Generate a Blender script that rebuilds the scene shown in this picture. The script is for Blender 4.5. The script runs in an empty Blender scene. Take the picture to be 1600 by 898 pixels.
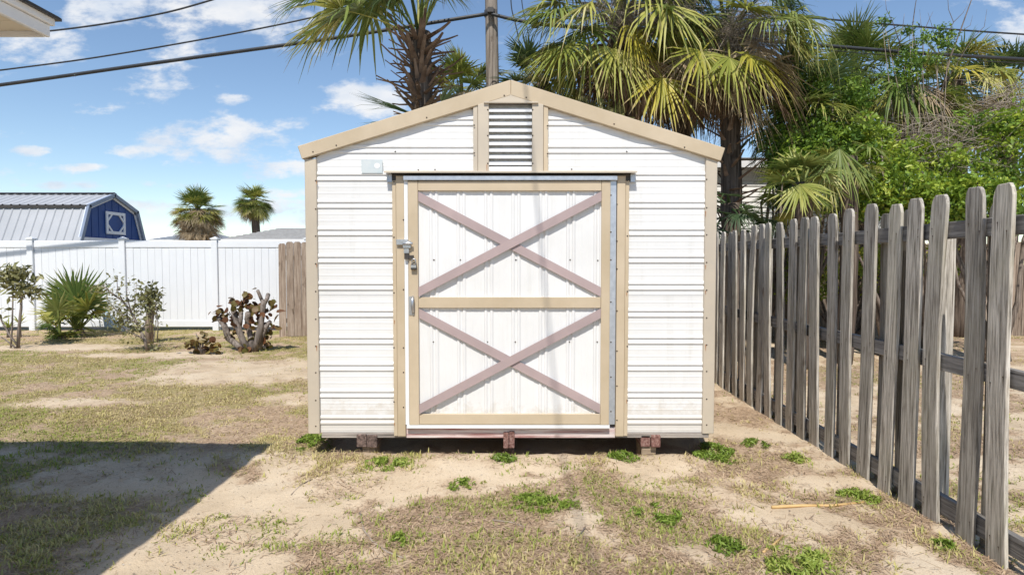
import bpy, math, random
import numpy as np
from mathutils import Vector

# ------------------------------------------------------------------ camera, sky, sun
SC = bpy.context.scene
COL = SC.collection
F = 930.0                                   # focal length in photo pixels (1600 wide)
PITCH = math.atan(38.0 / F)
CAMZ = 1.40
cam = bpy.data.cameras.new("camera")
cam.sensor_width = 36.0
cam.lens = F / 1600 * 36.0
cam.clip_start = 0.05
cam.clip_end = 2000
cam_o = bpy.data.objects.new("camera", cam)
cam_o.location = (0, 0, CAMZ)
cam_o.rotation_euler = (math.pi / 2 - PITCH, 0, 0)
COL.objects.link(cam_o)
SC.camera = cam_o
SC.view_settings.view_transform = 'Standard'
SC.view_settings.look = 'None'
SC.view_settings.gamma = 1
SC.view_settings.exposure = 0.0
SC.cycles.max_bounces = 6
SC.cycles.transparent_max_bounces = 8

SUN_EL, SUN_AZ = math.radians(55), math.radians(8)   # azimuth to the left of straight behind the camera
TO_SUN = Vector((-math.sin(SUN_AZ) * math.cos(SUN_EL), -math.cos(SUN_AZ) * math.cos(SUN_EL), math.sin(SUN_EL)))
sun = bpy.data.lights.new("sun", 'SUN')
sun.energy = 5.0
sun.angle = math.radians(0.53)
sun.color = (1.0, 0.955, 0.88)
sun_o = bpy.data.objects.new("sun", sun)
sun_o.rotation_euler = TO_SUN.to_track_quat('Z', 'Y').to_euler()
sun_o.location = (-3, -20, 30)
COL.objects.link(sun_o)


def build_world():
    w = bpy.data.worlds.new("World")
    SC.world = w
    w.use_nodes = True
    nt = w.node_tree
    nt.nodes.clear()
    N, L = nt.nodes.new, nt.links.new
    out = N('ShaderNodeOutputWorld')
    bg = N('ShaderNodeBackground')
    bg.inputs['Strength'].default_value = 0.095
    sky = N('ShaderNodeTexSky')
    sky.sky_type = 'NISHITA'
    sky.sun_disc = False
    sky.sun_elevation = SUN_EL
    sky.sun_rotation = math.pi + SUN_AZ
    sky.air_density = 1.0
    sky.dust_density = 0.0
    sky.ozone_density = 1.6

    def math_(op, a, b=None, c=None, clamp=False):
        m = N('ShaderNodeMath')
        m.operation = op
        m.use_clamp = clamp
        for i, v in enumerate((a, b, c)):
            if v is None:
                continue
            if isinstance(v, (int, float)):
                m.inputs[i].default_value = v
            else:
                L(v, m.inputs[i])
        return m.outputs[0]
    tc = N('ShaderNodeTexCoord')
    sep = N('ShaderNodeSeparateXYZ')
    L(tc.outputs['Generated'], sep.inputs[0])
    x, y, z = sep.outputs
    ay = math_('MAXIMUM', math_('ABSOLUTE', y), 0.08)
    u = math_('DIVIDE', x, ay)
    v = math_('DIVIDE', z, ay)
    com = N('ShaderNodeCombineXYZ')
    L(u, com.inputs[0]); L(v, com.inputs[1]); L(math_('SIGN', y), com.inputs[2])
    mp = N('ShaderNodeMapping')
    mp.inputs['Scale'].default_value = (1.0, 2.1, 5.0)
    L(com.outputs[0], mp.inputs[0])
    nz = N('ShaderNodeTexNoise')
    nz.inputs['Scale'].default_value = 8.0
    nz.inputs['Detail'].default_value = 9
    nz.inputs['Roughness'].default_value = 0.62
    L(mp.outputs[0], nz.inputs['Vector'])
    total = None
    # cumulus banks seen from the yard: (u, v, half width, half height, weight)
    for (px, py, rx, ry, a) in [(330, 30, 150, 62, 1), (180, 20, 100, 45, 1), (70, 78, 90, 40, .9), (262, 124, 80, 26, .95),
                                (575, 158, 75, 40, 1.05), (385, 215, 130, 52, .95), (300, 240, 170, 34, .75), (470, 40, 90, 60, .8),
                                (50, 236, 45, 12, .9), (205, 238, 60, 14, .9), (260, 288, 90, 14, .8), (430, 268, 100, 22, .8),
                                (372, 160, 40, 13, .85), (1580, 55, 70, 36, .85), (1290, 60, 60, 20, .5), (100, 292, 90, 10, .7),
                                (20, 125, 40, 18, .6), (400, 330, 260, 26, .6), (130, 170, 120, 16, .5), (330, 190, 60, 14, .6), (90, 330, 130, 14, .6), (450, 300, 90, 14, .7), (150, 262, 70, 9, .7)]:
        cu, cv = (px - 800) / F, (411 - py) / F
        du = math_('DIVIDE', math_('SUBTRACT', u, cu), rx / F)
        dv = math_('DIVIDE', math_('SUBTRACT', v, cv), ry / F)
        d2 = math_('ADD', math_('MULTIPLY', du, du), math_('MULTIPLY', dv, dv))
        b = math_('MULTIPLY', math_('SUBTRACT', 1.0, d2, clamp=True), a)
        total = b if total is None else math_('MAXIMUM', total, b)
    dens = math_('ADD', math_('MULTIPLY', total, 0.66), math_('MULTIPLY', math_('SUBTRACT', nz.outputs[0], 0.5), 3.0))
    mr = N('ShaderNodeMapRange')
    mr.interpolation_type = 'SMOOTHSTEP'
    mr.inputs['From Min'].default_value = 0.2
    mr.inputs['From Max'].default_value = 0.75
    L(dens, mr.inputs['Value'])
    up = N('ShaderNodeMapRange')
    up.inputs['From Min'].default_value = 0.0
    up.inputs['From Max'].default_value = 0.05
    L(z, up.inputs['Value'])
    fac = math_('MULTIPLY', math_('MULTIPLY', mr.outputs[0], up.outputs[0]), 0.93)
    hs = N('ShaderNodeHueSaturation')
    hs.inputs['Saturation'].default_value = 1.03
    hs.inputs['Value'].default_value = 1.58
    L(sky.outputs[0], hs.inputs['Color'])
    mix = N('ShaderNodeMixRGB')
    nz2 = N('ShaderNodeTexNoise')
    nz2.inputs['Scale'].default_value = 10
    nz2.inputs['Detail'].default_value = 6
    L(mp.outputs[0], nz2.inputs['Vector'])
    cr = N('ShaderNodeValToRGB')
    cr.color_ramp.elements[0].position = 0.38
    cr.color_ramp.elements[0].color = (7.4, 8.2, 9.4, 1)
    cr.color_ramp.elements[1].position = 0.6
    cr.color_ramp.elements[1].color = (9.8, 9.9, 10.1, 1)
    L(nz2.outputs[0], cr.inputs[0])
    L(cr.outputs[0], mix.inputs['Color2'])
    L(fac, mix.inputs['Fac'])
    L(hs.outputs[0], mix.inputs['Color1'])
    L(mix.outputs[0], bg.inputs['Color'])
    L(bg.outputs[0], out.inputs['Surface'])


build_world()

rnd = random.Random(7)
RNG = np.random.default_rng(11)


def at(px, py, Y):
    """world point at depth Y on the line of sight of a photo pixel"""
    a, b = (px - 800) / F, (449 - py) / F
    dy = b * math.sin(PITCH) + math.cos(PITCH)
    dz = b * math.cos(PITCH) - math.sin(PITCH)
    k = Y / dy
    return Vector((a * k, Y, CAMZ + dz * k))


def gnd(px, py):
    a, b = (px - 800) / F, (449 - py) / F
    dy = b * math.sin(PITCH) + math.cos(PITCH)
    dz = b * math.cos(PITCH) - math.sin(PITCH)
    k = -CAMZ / dz
    return Vector((a * k, dy * k, 0))


# ------------------------------------------------------------------ materials
def new_mat(name):
    m = bpy.data.materials.new(name)
    m.use_nodes = True
    return m, m.node_tree, m.node_tree.nodes['Principled BSDF']


def ramp(nt, stops):
    r = nt.nodes.new('ShaderNodeValToRGB')
    while len(r.color_ramp.elements) < len(stops):
        r.color_ramp.elements.new(0.5)
    for e, (p, c) in zip(r.color_ramp.elements, stops):
        e.position = p
        e.color = (*c, 1)
    return r


def noise(nt, scale, detail=4, rough=0.55, stretch=(1, 1, 1), coord='Object', jitter=True):
    tc = nt.nodes.new('ShaderNodeTexCoord')
    mp = nt.nodes.new('ShaderNodeMapping')
    mp.inputs['Scale'].default_value = stretch
    nt.links.new(tc.outputs[coord], mp.inputs[0])
    n = nt.nodes.new('ShaderNodeTexNoise')
    n.noise_dimensions = '4D' if jitter else '3D'
    n.inputs['Scale'].default_value = scale
    n.inputs['Detail'].default_value = detail
    n.inputs['Roughness'].default_value = rough
    nt.links.new(mp.outputs[0], n.inputs['Vector'])
    if jitter:
        oi = nt.nodes.new('ShaderNodeObjectInfo')
        mu = nt.nodes.new('ShaderNodeMath'); mu.operation = 'MULTIPLY'; mu.inputs[1].default_value = 37.0
        nt.links.new(oi.outputs['Random'], mu.inputs[0])
        nt.links.new(mu.outputs[0], n.inputs['W'])
    return n


def mixc(nt, fac, a, b, mode='MIX'):
    m = nt.nodes.new('ShaderNodeMixRGB')
    m.blend_type = mode
    for sock, v in (('Fac', fac), ('Color1', a), ('Color2', b)):
        if isinstance(v, (int, float)):
            m.inputs[sock].default_value = v
        elif isinstance(v, tuple):
            m.inputs[sock].default_value = (*v, 1)
        else:
            nt.links.new(v, m.inputs[sock])
    return m.outputs[0]


def bump(nt, bsdf, h, strength=0.3, dist=0.01):
    b = nt.nodes.new('ShaderNodeBump')
    b.inputs['Strength'].default_value = strength
    b.inputs['Distance'].default_value = dist
    nt.links.new(h, b.inputs['Height'])
    nt.links.new(b.outputs[0], bsdf.inputs['Normal'])


def paint(name, c1, c2, rough=0.5, scale=3.0, stretch=(1, 1, 1), spots=None, spot_lo=0.66, metallic=0.0, fine=0.0, jitter=True):
    """a painted or plain surface: two tones by soft noise, wear spots of a third colour"""
    m, nt, b = new_mat(name)
    n = noise(nt, scale, 5, 0.6, stretch, jitter=jitter)
    r = ramp(nt, [(0.32, c1), (0.68, c2)])
    nt.links.new(n.outputs[0], r.inputs[0])
    col = r.outputs[0]
    if spots:
        n2 = noise(nt, scale * 5, 8, 0.7, stretch, jitter=jitter)
        r2 = ramp(nt, [(spot_lo, (0, 0, 0)), (spot_lo + 0.07, (1, 1, 1))])
        nt.links.new(n2.outputs[0], r2.inputs[0])
        col = mixc(nt, r2.outputs[0], col, spots)
    nt.links.new(col, b.inputs['Base Color'])
    b.inputs['Roughness'].default_value = rough
    b.inputs['Metallic'].default_value = metallic
    if fine:
        n3 = noise(nt, 90, 3, 0.6, stretch)
        bump(nt, b, n3.outputs[0], fine, 0.004)
    return m


def wood(name, dark, mid, light, stain=None, rough=0.85, axis=2, vary=0.35, grain=1.0, fineness=14):
    """weathered board: long grain, cracks, knots; varies from board to board"""
    m, nt, b = new_mat(name)
    st = [fineness, fineness, fineness]
    st[axis] = fineness * 0.04
    n = noise(nt, 4.0 * grain, 7, 0.65, tuple(st))
    r = ramp(nt, [(0.33, dark), (0.5, mid), (0.67, light)])
    nt.links.new(n.outputs[0], r.inputs[0])
    st2 = [fineness * 2.9] * 3
    st2[axis] = fineness * 0.1
    n2 = noise(nt, 3.0 * grain, 5, 0.7, tuple(st2))
    cr = ramp(nt, [(0.34, (0.36, 0.34, 0.32)), (0.46, (1, 1, 1))])
    nt.links.new(n2.outputs[0], cr.inputs[0])
    col = mixc(nt, 0.85, r.outputs[0], cr.outputs[0], 'MULTIPLY')
    st3 = [9, 9, 9]
    st3[axis] = 5.0
    n3 = noise(nt, 0.9, 2, 0.5, tuple(st3))
    kn = ramp(nt, [(0.64, (1, 1, 1)), (0.72, (0.36, 0.31, 0.27))])
    nt.links.new(n3.outputs[0], kn.inputs[0])
    col = mixc(nt, 0.8, col, kn.outputs[0], 'MULTIPLY')
    if stain:
        n4 = noise(nt, 1.6, 4, 0.6, (2, 2, 1))
        sr = ramp(nt, [(0.48, (0, 0, 0)), (0.68, (0.75, 0.75, 0.75))])
        nt.links.new(n4.outputs[0], sr.inputs[0])
        col = mixc(nt, sr.outputs[0], col, mixc(nt, 0.55, stain, r.outputs[0]))
    oi = nt.nodes.new('ShaderNodeObjectInfo')
    mr = nt.nodes.new('ShaderNodeMapRange')
    mr.inputs['To Min'].default_value = 1 - vary
    mr.inputs['To Max'].default_value = 1 + vary * 0.5
    nt.links.new(oi.outputs['Random'], mr.inputs[0])
    hsv = nt.nodes.new('ShaderNodeHueSaturation')
    nt.links.new(col, hsv.inputs['Color'])
    nt.links.new(mr.outputs[0], hsv.inputs['Value'])
    nt.links.new(hsv.outputs[0], b.inputs['Base Color'])
    b.inputs['Roughness'].default_value = rough
    b.inputs['Specular IOR Level'].default_value = 0.2
    bump(nt, b, n2.outputs[0], 0.5, 0.004)
    return m


def leafmat(name, stops, tip=None, transl=0.3, rough=0.45, tip_start=0.62):
    """leaf colour from the per-leaf attribute 'rnd'; old tips of another colour along attribute 'along'"""
    m, nt, b = new_mat(name)
    a = nt.nodes.new('ShaderNodeAttribute'); a.attribute_name = 'rnd'
    oi = nt.nodes.new('ShaderNodeObjectInfo')
    ad = nt.nodes.new('ShaderNodeMath'); ad.operation = 'MULTIPLY_ADD'
    ad.inputs[1].default_value = 0.5
    nt.links.new(oi.outputs['Random'], ad.inputs[0])
    sc_ = nt.nodes.new('ShaderNodeMath'); sc_.operation = 'MULTIPLY'; sc_.inputs[1].default_value = 0.5
    nt.links.new(a.outputs['Fac'], sc_.inputs[0])
    nt.links.new(sc_.outputs[0], ad.inputs[2])
    r = ramp(nt, stops)
    nt.links.new(ad.outputs[0], r.inputs[0])
    col = r.outputs[0]
    if tip:
        al = nt.nodes.new('ShaderNodeAttribute'); al.attribute_name = 'along'
        n = noise(nt, 7, 3, 0.6)
        ad2 = nt.nodes.new('ShaderNodeMath'); ad2.operation = 'MULTIPLY_ADD'; ad2.inputs[1].default_value = 0.6
        nt.links.new(n.outputs[0], ad2.inputs[0]); nt.links.new(al.outputs['Fac'], ad2.inputs[2])
        tr = ramp(nt, [(min(0.99, tip_start + 0.22), (0, 0, 0)), (1.0, (1, 1, 1))])
        sh = nt.nodes.new('ShaderNodeMath'); sh.operation = 'MULTIPLY'; sh.inputs[1].default_value = 0.78
        nt.links.new(ad2.outputs[0], sh.inputs[0])
        nt.links.new(sh.outputs[0], tr.inputs[0])
        col = mixc(nt, tr.outputs[0], col, tip)
    nt.links.new(col, b.inputs['Base Color'])
    b.inputs['Roughness'].default_value = rough
    b.inputs['Specular IOR Level'].default_value = 0.35
    if transl:
        t = nt.nodes.new('ShaderNodeBsdfTranslucent')
        nt.links.new(col, t.inputs['Color'])
        mx = nt.nodes.new('ShaderNodeMixShader')
        mx.inputs[0].default_value = transl
        nt.links.new(b.outputs[0], mx.inputs[1])
        nt.links.new(t.outputs[0], mx.inputs[2])
        nt.links.new(mx.outputs[0], nt.nodes['Material Output'].inputs['Surface'])
    return m


M = {}
M['white_metal'] = paint('white_siding', (0.71, 0.705, 0.69), (0.79, 0.785, 0.775), 0.42, 1.6, (1, 1, 1), (0.66, 0.62, 0.54), 0.72)
def age_siding(m):
    nt = m.node_tree
    b = nt.nodes['Principled BSDF']
    old = b.inputs['Base Color'].links[0].from_socket
    n = noise(nt, 2.2, 6, 0.65, (6, 6, 0.5))
    r = ramp(nt, [(0.55, (1, 1, 1)), (0.78, (0.86, 0.85, 0.82))])
    nt.links.new(n.outputs[0], r.inputs[0])
    col = mixc(nt, 0.8, old, r.outputs[0], 'MULTIPLY')
    tc = nt.nodes.new('ShaderNodeNewGeometry')
    sp = nt.nodes.new('ShaderNodeSeparateXYZ')
    nt.links.new(tc.outputs['Position'], sp.inputs[0])
    n2 = noise(nt, 14, 6, 0.7)
    ad = nt.nodes.new('ShaderNodeMath'); ad.operation = 'MULTIPLY_ADD'; ad.inputs[1].default_value = -0.55
    nt.links.new(n2.outputs[0], ad.inputs[0]); nt.links.new(sp.outputs[2], ad.inputs[2])
    r2 = ramp(nt, [(0.0, (0.35, 0.35, 0.35)), (0.10, (0, 0, 0))])
    nt.links.new(ad.outputs[0], r2.inputs[0])
    col = mixc(nt, r2.outputs[0], col, (0.50, 0.42, 0.32))
    nt.links.new(col, b.inputs['Base Color'])
    n3 = noise(nt, 2.6, 3, 0.5, (1, 1, 1))
    bump(nt, b, n3.outputs[0], 0.22, 0.03)


age_siding(M['white_metal'])
M['white_trim'] = paint('white_trim', (0.76, 0.76, 0.76), (0.83, 0.83, 0.83), 0.4, 4, (1, 1, 1))
M['tan'] = paint('tan_trim', (0.47, 0.375, 0.25), (0.585, 0.48, 0.345), 0.55, 2.2, (1, 1, 1), (0.40, 0.29, 0.185), 0.67)
M['tan_grey'] = paint('faded_tan_trim', (0.47, 0.41, 0.33), (0.57, 0.49, 0.38), 0.55, 2.2, (1, 1, 1), (0.37, 0.28, 0.20), 0.66)
M['mauve'] = paint('mauve_trim', (0.34, 0.265, 0.26), (0.45, 0.345, 0.335), 0.55, 3, (1, 1, 1), (0.3, 0.2, 0.19), 0.74)
M['galv'] = paint('galvanised_steel', (0.42, 0.45, 0.50), (0.56, 0.59, 0.64), 0.38, 28, (1, 1, 1), (0.34, 0.36, 0.4), 0.62, metallic=0.55)
M['steel'] = paint('steel_hardware', (0.45, 0.46, 0.48), (0.62, 0.63, 0.65), 0.3, 12, metallic=0.8)
M['dark_metal'] = paint('dark_hardware', (0.03, 0.028, 0.026), (0.07, 0.06, 0.055), 0.5, 12)
M['screw'] = paint('screw_head', (0.035, 0.028, 0.024), (0.09, 0.06, 0.04), 0.6, 30)
M['nail'] = paint('nail_head', (0.05, 0.035, 0.028), (0.12, 0.075, 0.05), 0.7, 30)
M['rust'] = paint('rust', (0.28, 0.10, 0.035), (0.42, 0.19, 0.07), 0.9, 20)
M['mesh_screen'] = paint('vent_screen', (0.34, 0.34, 0.33), (0.5, 0.5, 0.48), 0.8, 40)
M['plaque'] = paint('plaque', (0.50, 0.58, 0.60), (0.63, 0.66, 0.66), 0.4, 16)
M['red_beam'] = wood('peeling_red_beam', (0.30, 0.10, 0.09), (0.60, 0.48, 0.46), (0.74, 0.70, 0.67), axis=0, vary=0.1)
M['grey_beam'] = wood('grey_sill', (0.10, 0.085, 0.075), (0.30, 0.26, 0.23), (0.48, 0.43, 0.38), axis=0, vary=0.1)
M['red_end'] = wood('red_skid', (0.10, 0.045, 0.038), (0.24, 0.125, 0.105), (0.42, 0.30, 0.26), axis=1, vary=0.1)
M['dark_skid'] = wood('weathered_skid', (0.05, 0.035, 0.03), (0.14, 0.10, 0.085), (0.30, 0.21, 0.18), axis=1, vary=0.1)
M['block'] = wood('support_block', (0.20, 0.15, 0.10), (0.38, 0.29, 0.2), (0.5, 0.4, 0.29), axis=0, vary=0.15)
M['picket'] = wood('grey_picket', (0.10, 0.088, 0.07), (0.44, 0.40, 0.345), (0.74, 0.69, 0.61), stain=(0.42, 0.385, 0.27), vary=0.26, fineness=24)
M['rail'] = wood('grey_rail', (0.10, 0.092, 0.085), (0.23, 0.215, 0.2), (0.38, 0.36, 0.335), axis=1, vary=0.15)
M['backboard'] = wood('brown_board', (0.15, 0.105, 0.075), (0.34, 0.265, 0.205), (0.48, 0.395, 0.32), stain=(0.13, 0.07, 0.04), vary=0.25)
M['pole'] = wood('pole_wood', (0.11, 0.09, 0.075), (0.26, 0.22, 0.185), (0.40, 0.35, 0.30), vary=0.0, grain=0.5)
M['vinyl'] = paint('white_vinyl', (0.72, 0.735, 0.76), (0.76, 0.775, 0.80), 0.35, 1.5)
M['cable'] = paint('cable_black', (0.018, 0.02, 0.024), (0.035, 0.037, 0.042), 0.5, 8)
M['barn_roof'] = paint('barn_roof_metal', (0.36, 0.37, 0.385), (0.46, 0.465, 0.48), 0.4, 0.6, metallic=0.0)
M['barn_blue'] = paint('barn_blue_wall', (0.006, 0.042, 0.19), (0.010, 0.060, 0.25), 0.6, 2.0)
M['barn_trim'] = paint('barn_edge_trim', (0.17, 0.21, 0.30), (0.22, 0.27, 0.36), 0.5, 3)
M['barn_white'] = paint('barn_white_trim', (0.60, 0.64, 0.72), (0.68, 0.71, 0.78), 0.5, 3)
M['shingle'] = paint('grey_shingle', (0.24, 0.23, 0.22), (0.38, 0.37, 0.35), 0.9, 6, (1, 1, 1), (0.2, 0.19, 0.18), 0.6)
M['blue_shingle'] = paint('slate_shingle', (0.17, 0.19, 0.22), (0.28, 0.30, 0.33), 0.9, 5)
M['house_white'] = paint('house_wall', (0.72, 0.70, 0.66), (0.80, 0.785, 0.75), 0.6, 2)
M['soffit'] = paint('soffit', (0.78, 0.70, 0.57), (0.84, 0.77, 0.65), 0.7, 3)
M['bark'] = wood('bark', (0.07, 0.055, 0.045), (0.20, 0.16, 0.13), (0.34, 0.28, 0.235), vary=0.2)
M['stump_bark'] = wood('pale_bark', (0.08, 0.066, 0.056), (0.22, 0.185, 0.16), (0.36, 0.31, 0.275), vary=0.15, grain=0.6)
M['palm_trunk'] = wood('palm_trunk', (0.045, 0.035, 0.028), (0.12, 0.09, 0.07), (0.25, 0.2, 0.16), vary=0.2, axis=2, grain=0.5)
M['boot'] = paint('leaf_stub', (0.085, 0.05, 0.032), (0.30, 0.205, 0.145), 0.9, 5, (1, 1, 1), (0.36, 0.31, 0.26), 0.66)
M['twig'] = paint('dry_twig', (0.20, 0.155, 0.12), (0.42, 0.355, 0.29), 0.9, 6)
M['fibre'] = paint('grey_fibre', (0.20, 0.165, 0.135), (0.40, 0.345, 0.29), 0.95, 6)
M['cane'] = paint('dry_cane', (0.52, 0.33, 0.13), (0.66, 0.46, 0.21), 0.7, 10)
M['blue_panel'] = paint('faded_blue', (0.32, 0.42, 0.52), (0.44, 0.54, 0.62), 0.6, 6)
G = leafmat
M['fan_green'] = G('fan_leaf_green', [(0, (0.060, 0.11, 0.024)), (0.4, (0.14, 0.20, 0.045)), (0.75, (0.27, 0.31, 0.085)), (1, (0.43, 0.43, 0.18))], (0.26, 0.21, 0.09), tip_start=0.74)
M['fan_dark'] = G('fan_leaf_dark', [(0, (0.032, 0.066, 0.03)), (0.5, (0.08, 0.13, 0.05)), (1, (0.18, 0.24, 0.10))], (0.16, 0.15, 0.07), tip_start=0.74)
M['fan_lime'] = G('fan_leaf_lime', [(0, (0.11, 0.16, 0.03)), (0.35, (0.28, 0.31, 0.06)), (0.7, (0.47, 0.45, 0.12)), (1, (0.66, 0.60, 0.32))], (0.42, 0.33, 0.15), tip_start=0.66)
M['fan_yellow'] = G('fan_leaf_yellow', [(0, (0.13, 0.18, 0.03)), (0.4, (0.38, 0.36, 0.06)), (0.75, (0.60, 0.50, 0.08)), (1, (0.70, 0.60, 0.26))], (0.48, 0.36, 0.2), tip_start=0.58)
M['fan_tan'] = G('fan_leaf_dry', [(0, (0.15, 0.10, 0.06)), (0.5, (0.38, 0.29, 0.18)), (1, (0.58, 0.48, 0.34))], None, 0.15, 0.8)
M['fan_brown'] = G('fan_leaf_dead', [(0, (0.085, 0.05, 0.03)), (0.5, (0.20, 0.125, 0.075)), (1, (0.36, 0.245, 0.16))], None, 0.12, 0.85)
M['bush'] = G('bush_leaf', [(0, (0.035, 0.08, 0.016)), (0.35, (0.12, 0.21, 0.03)), (0.6, (0.29, 0.40, 0.045)), (0.85, (0.58, 0.57, 0.08)), (1, (0.55, 0.35, 0.11))], None, 0.3)
M['bush_olive'] = G('olive_leaf', [(0, (0.05, 0.06, 0.024)), (0.5, (0.19, 0.19, 0.07)), (1, (0.40, 0.37, 0.19))], None, 0.2)
M['seagrape'] = G('round_leaf', [(0, (0.06, 0.03, 0.018)), (0.4, (0.17, 0.075, 0.035)), (0.7, (0.13, 0.12, 0.03)), (1, (0.29, 0.17, 0.06))], None, 0.15)
M['grass'] = G('grass_blade', [(0, (0.11, 0.19, 0.02)), (0.3, (0.24, 0.31, 0.045)), (0.55, (0.46, 0.42, 0.14)), (1, (0.68, 0.55, 0.31))], None, 0.25, 0.6)
M['weed'] = G('weed_leaf', [(0, (0.10, 0.16, 0.022)), (0.5, (0.22, 0.31, 0.045)), (1, (0.42, 0.46, 0.11))], None, 0.25)
M['pebble'] = G('pebble', [(0, (0.12, 0.09, 0.065)), (0.4, (0.36, 0.29, 0.22)), (0.7, (0.62, 0.57, 0.5)), (1, (0.8, 0.77, 0.72))], None, 0, 0.8)
M['straw'] = G('straw', [(0, (0.12, 0.075, 0.045)), (0.35, (0.31, 0.205, 0.13)), (0.7, (0.52, 0.385, 0.25)), (1, (0.74, 0.62, 0.45))], None, 0, 0.9)


# ------------------------------------------------------------------ building helpers
class MB:
    def __init__(s):
        s.v, s.f, s.sm = [], [], []

    def add(s, vs, fs, smooth=False):
        n = len(s.v)
        s.v += [tuple(p) for p in vs]
        s.f += [tuple(i + n for i in f) for f in fs]
        s.sm += [smooth] * len(fs)
        return s

    def box(s, x0, x1, y0, y1, z0, z1):
        return s.hexa([(x0, y0, z0), (x1, y0, z0), (x1, y1, z0), (x0, y1, z0)], [(x0, y0, z1), (x1, y0, z1), (x1, y1, z1), (x0, y1, z1)])

    def hexa(s, lo, hi):
        return s.add(list(lo) + list(hi), [(3, 2, 1, 0), (4, 5, 6, 7), (0, 1, 5, 4), (1, 2, 6, 5), (2, 3, 7, 6), (3, 0, 4, 7)])

    def prism_y(s, poly, y0, y1):
        """polygon in x-z (counter-clockwise seen from -y) extruded from y0 (front) to y1"""
        n = len(poly)
        vs = [(x, y0, z) for x, z in poly] + [(x, y1, z) for x, z in poly]
        fs = [tuple(range(n)), tuple(range(2 * n - 1, n - 1, -1))]
        fs += [(i, i + n, (i + 1) % n + n, (i + 1) % n) for i in range(n)]
        return s.add(vs, fs)

    def prism_x(s, poly, x0, x1):
        """polygon in y-z extruded along x"""
        n = len(poly)
        vs = [(x0, y, z) for y, z in poly] + [(x1, y, z) for y, z in poly]
        fs = [tuple(range(n)), tuple(range(2 * n - 1, n - 1, -1))]
        fs += [(i, i + n, (i + 1) % n + n, (i + 1) % n) for i in range(n)]
        return s.add(vs, fs)

    def tube(s, pts, rad, n=8, caps=True, smooth=True):
        pts = [Vector(p) for p in pts]
        if not isinstance(rad, (list, tuple)):
            rad = [rad] * len(pts)
        vs, fs = [], []
        ref = None
        for i, p in enumerate(pts):
            t = (pts[min(i + 1, len(pts) - 1)] - pts[max(i - 1, 0)]).normalized()
            if ref is None:
                ref = Vector((1, 0, 0)) if abs(t.x) < 0.9 else Vector((0, 1, 0))
            a = (ref - t * ref.dot(t)).normalized()
            ref = a
            b = t.cross(a)
            for k in range(n):
                th = 2 * math.pi * k / n
                vs.append(p + (a * math.cos(th) + b * math.sin(th)) * rad[i])
        for i in range(len(pts) - 1):
            for k in range(n):
                k2 = (k + 1) % n
                fs.append((i * n + k, i * n + k2, (i + 1) * n + k2, (i + 1) * n + k))
        if caps:
            fs.append(tuple(range(n - 1, -1, -1)))
            fs.append(tuple((len(pts) - 1) * n + k for k in range(n)))
        return s.add(vs, fs, smooth)


def mesh_from(name, mb, mat, off=(0, 0, 0)):
    me = bpy.data.meshes.new(name)
    ox, oy, oz = off
    me.from_pydata([(x - ox, y - oy, z - oz) for x, y, z in mb.v], [], mb.f)
    me.polygons.foreach_set('use_smooth', mb.sm)
    me.materials.append(mat)
    me.update()
    return me


def np_mesh(name, V, Fc, mat, attrs=None, off=(0, 0, 0), smooth=False):
    """V (n,3), Fc list of index arrays (m,k) -> mesh, with float point attributes"""
    me = bpy.data.meshes.new(name)
    V = np.asarray(V, dtype=np.float32) - np.asarray(off, dtype=np.float32)
    me.vertices.add(len(V))
    me.vertices.foreach_set('co', V.ravel())
    loops = np.concatenate([f.ravel() for f in Fc]).astype(np.int32)
    sizes = np.concatenate([np.full(len(f), f.shape[1], dtype=np.int32) for f in Fc])
    starts = np.concatenate([[0], np.cumsum(sizes)[:-1]]).astype(np.int32)
    me.loops.add(len(loops))
    me.loops.foreach_set('vertex_index', loops)
    me.polygons.add(len(sizes))
    me.polygons.foreach_set('loop_start', starts)
    if smooth:
        me.polygons.foreach_set('use_smooth', np.ones(len(sizes), dtype=bool))
    for k, a in (attrs or {}).items():
        at_ = me.attributes.new(k, 'FLOAT', 'POINT')
        at_.data.foreach_set('value', np.asarray(a, dtype=np.float32))
    me.materials.append(mat)
    me.update(calc_edges=True)
    return me


def wloc(o):
    p = Vector((0, 0, 0))
    while o is not None:
        p += o.location
        o = o.parent
    return p


def thing(name, label, cat, loc=(0, 0, 0), group=None):
    o = bpy.data.objects.new(name, None)
    o.empty_display_size = 0.1
    o.location = loc
    COL.objects.link(o)
    o['label'] = label
    o['category'] = cat
    if group:
        o['group'] = group
    return o


def bevel(o, w=0.003, seg=1):
    m = o.modifiers.new('bevel', 'BEVEL')
    m.width = w
    m.segments = seg
    m.limit_method = 'ANGLE'
    return o


def part(name, mb, mat, parent, label=None, kind=None, bev=0, origin=None):
    """a mesh given in world coordinates, linked as a child of parent"""
    base = wloc(parent)
    org = Vector(origin) if origin is not None else base
    me = mesh_from(name, mb, mat, org)
    return link_part(name, me, parent, org - base, label, kind, bev)


def link_part(name, me, parent, loc=(0, 0, 0), label=None, kind=None, bev=0):
    o = bpy.data.objects.new(name, me)
    COL.objects.link(o)
    o.parent = parent
    o.location = loc
    if label:
        o['label'] = label
    if kind:
        o['kind'] = kind
    if bev:
        bevel(o, bev)
    return o


def solo(name, mb, mat, label, cat, loc, group=None, bev=0):
    o = bpy.data.objects.new(name, mesh_from(name, mb, mat, loc))
    o.location = loc
    COL.objects.link(o)
    o['label'] = label
    o['category'] = cat
    if group:
        o['group'] = group
    if bev:
        bevel(o, bev)
    return o


def stuff(name, me, label, cat):
    o = bpy.data.objects.new(name, me)
    COL.objects.link(o)
    o['kind'] = 'stuff'
    o['label'] = label
    o['category'] = cat
    return o


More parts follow.
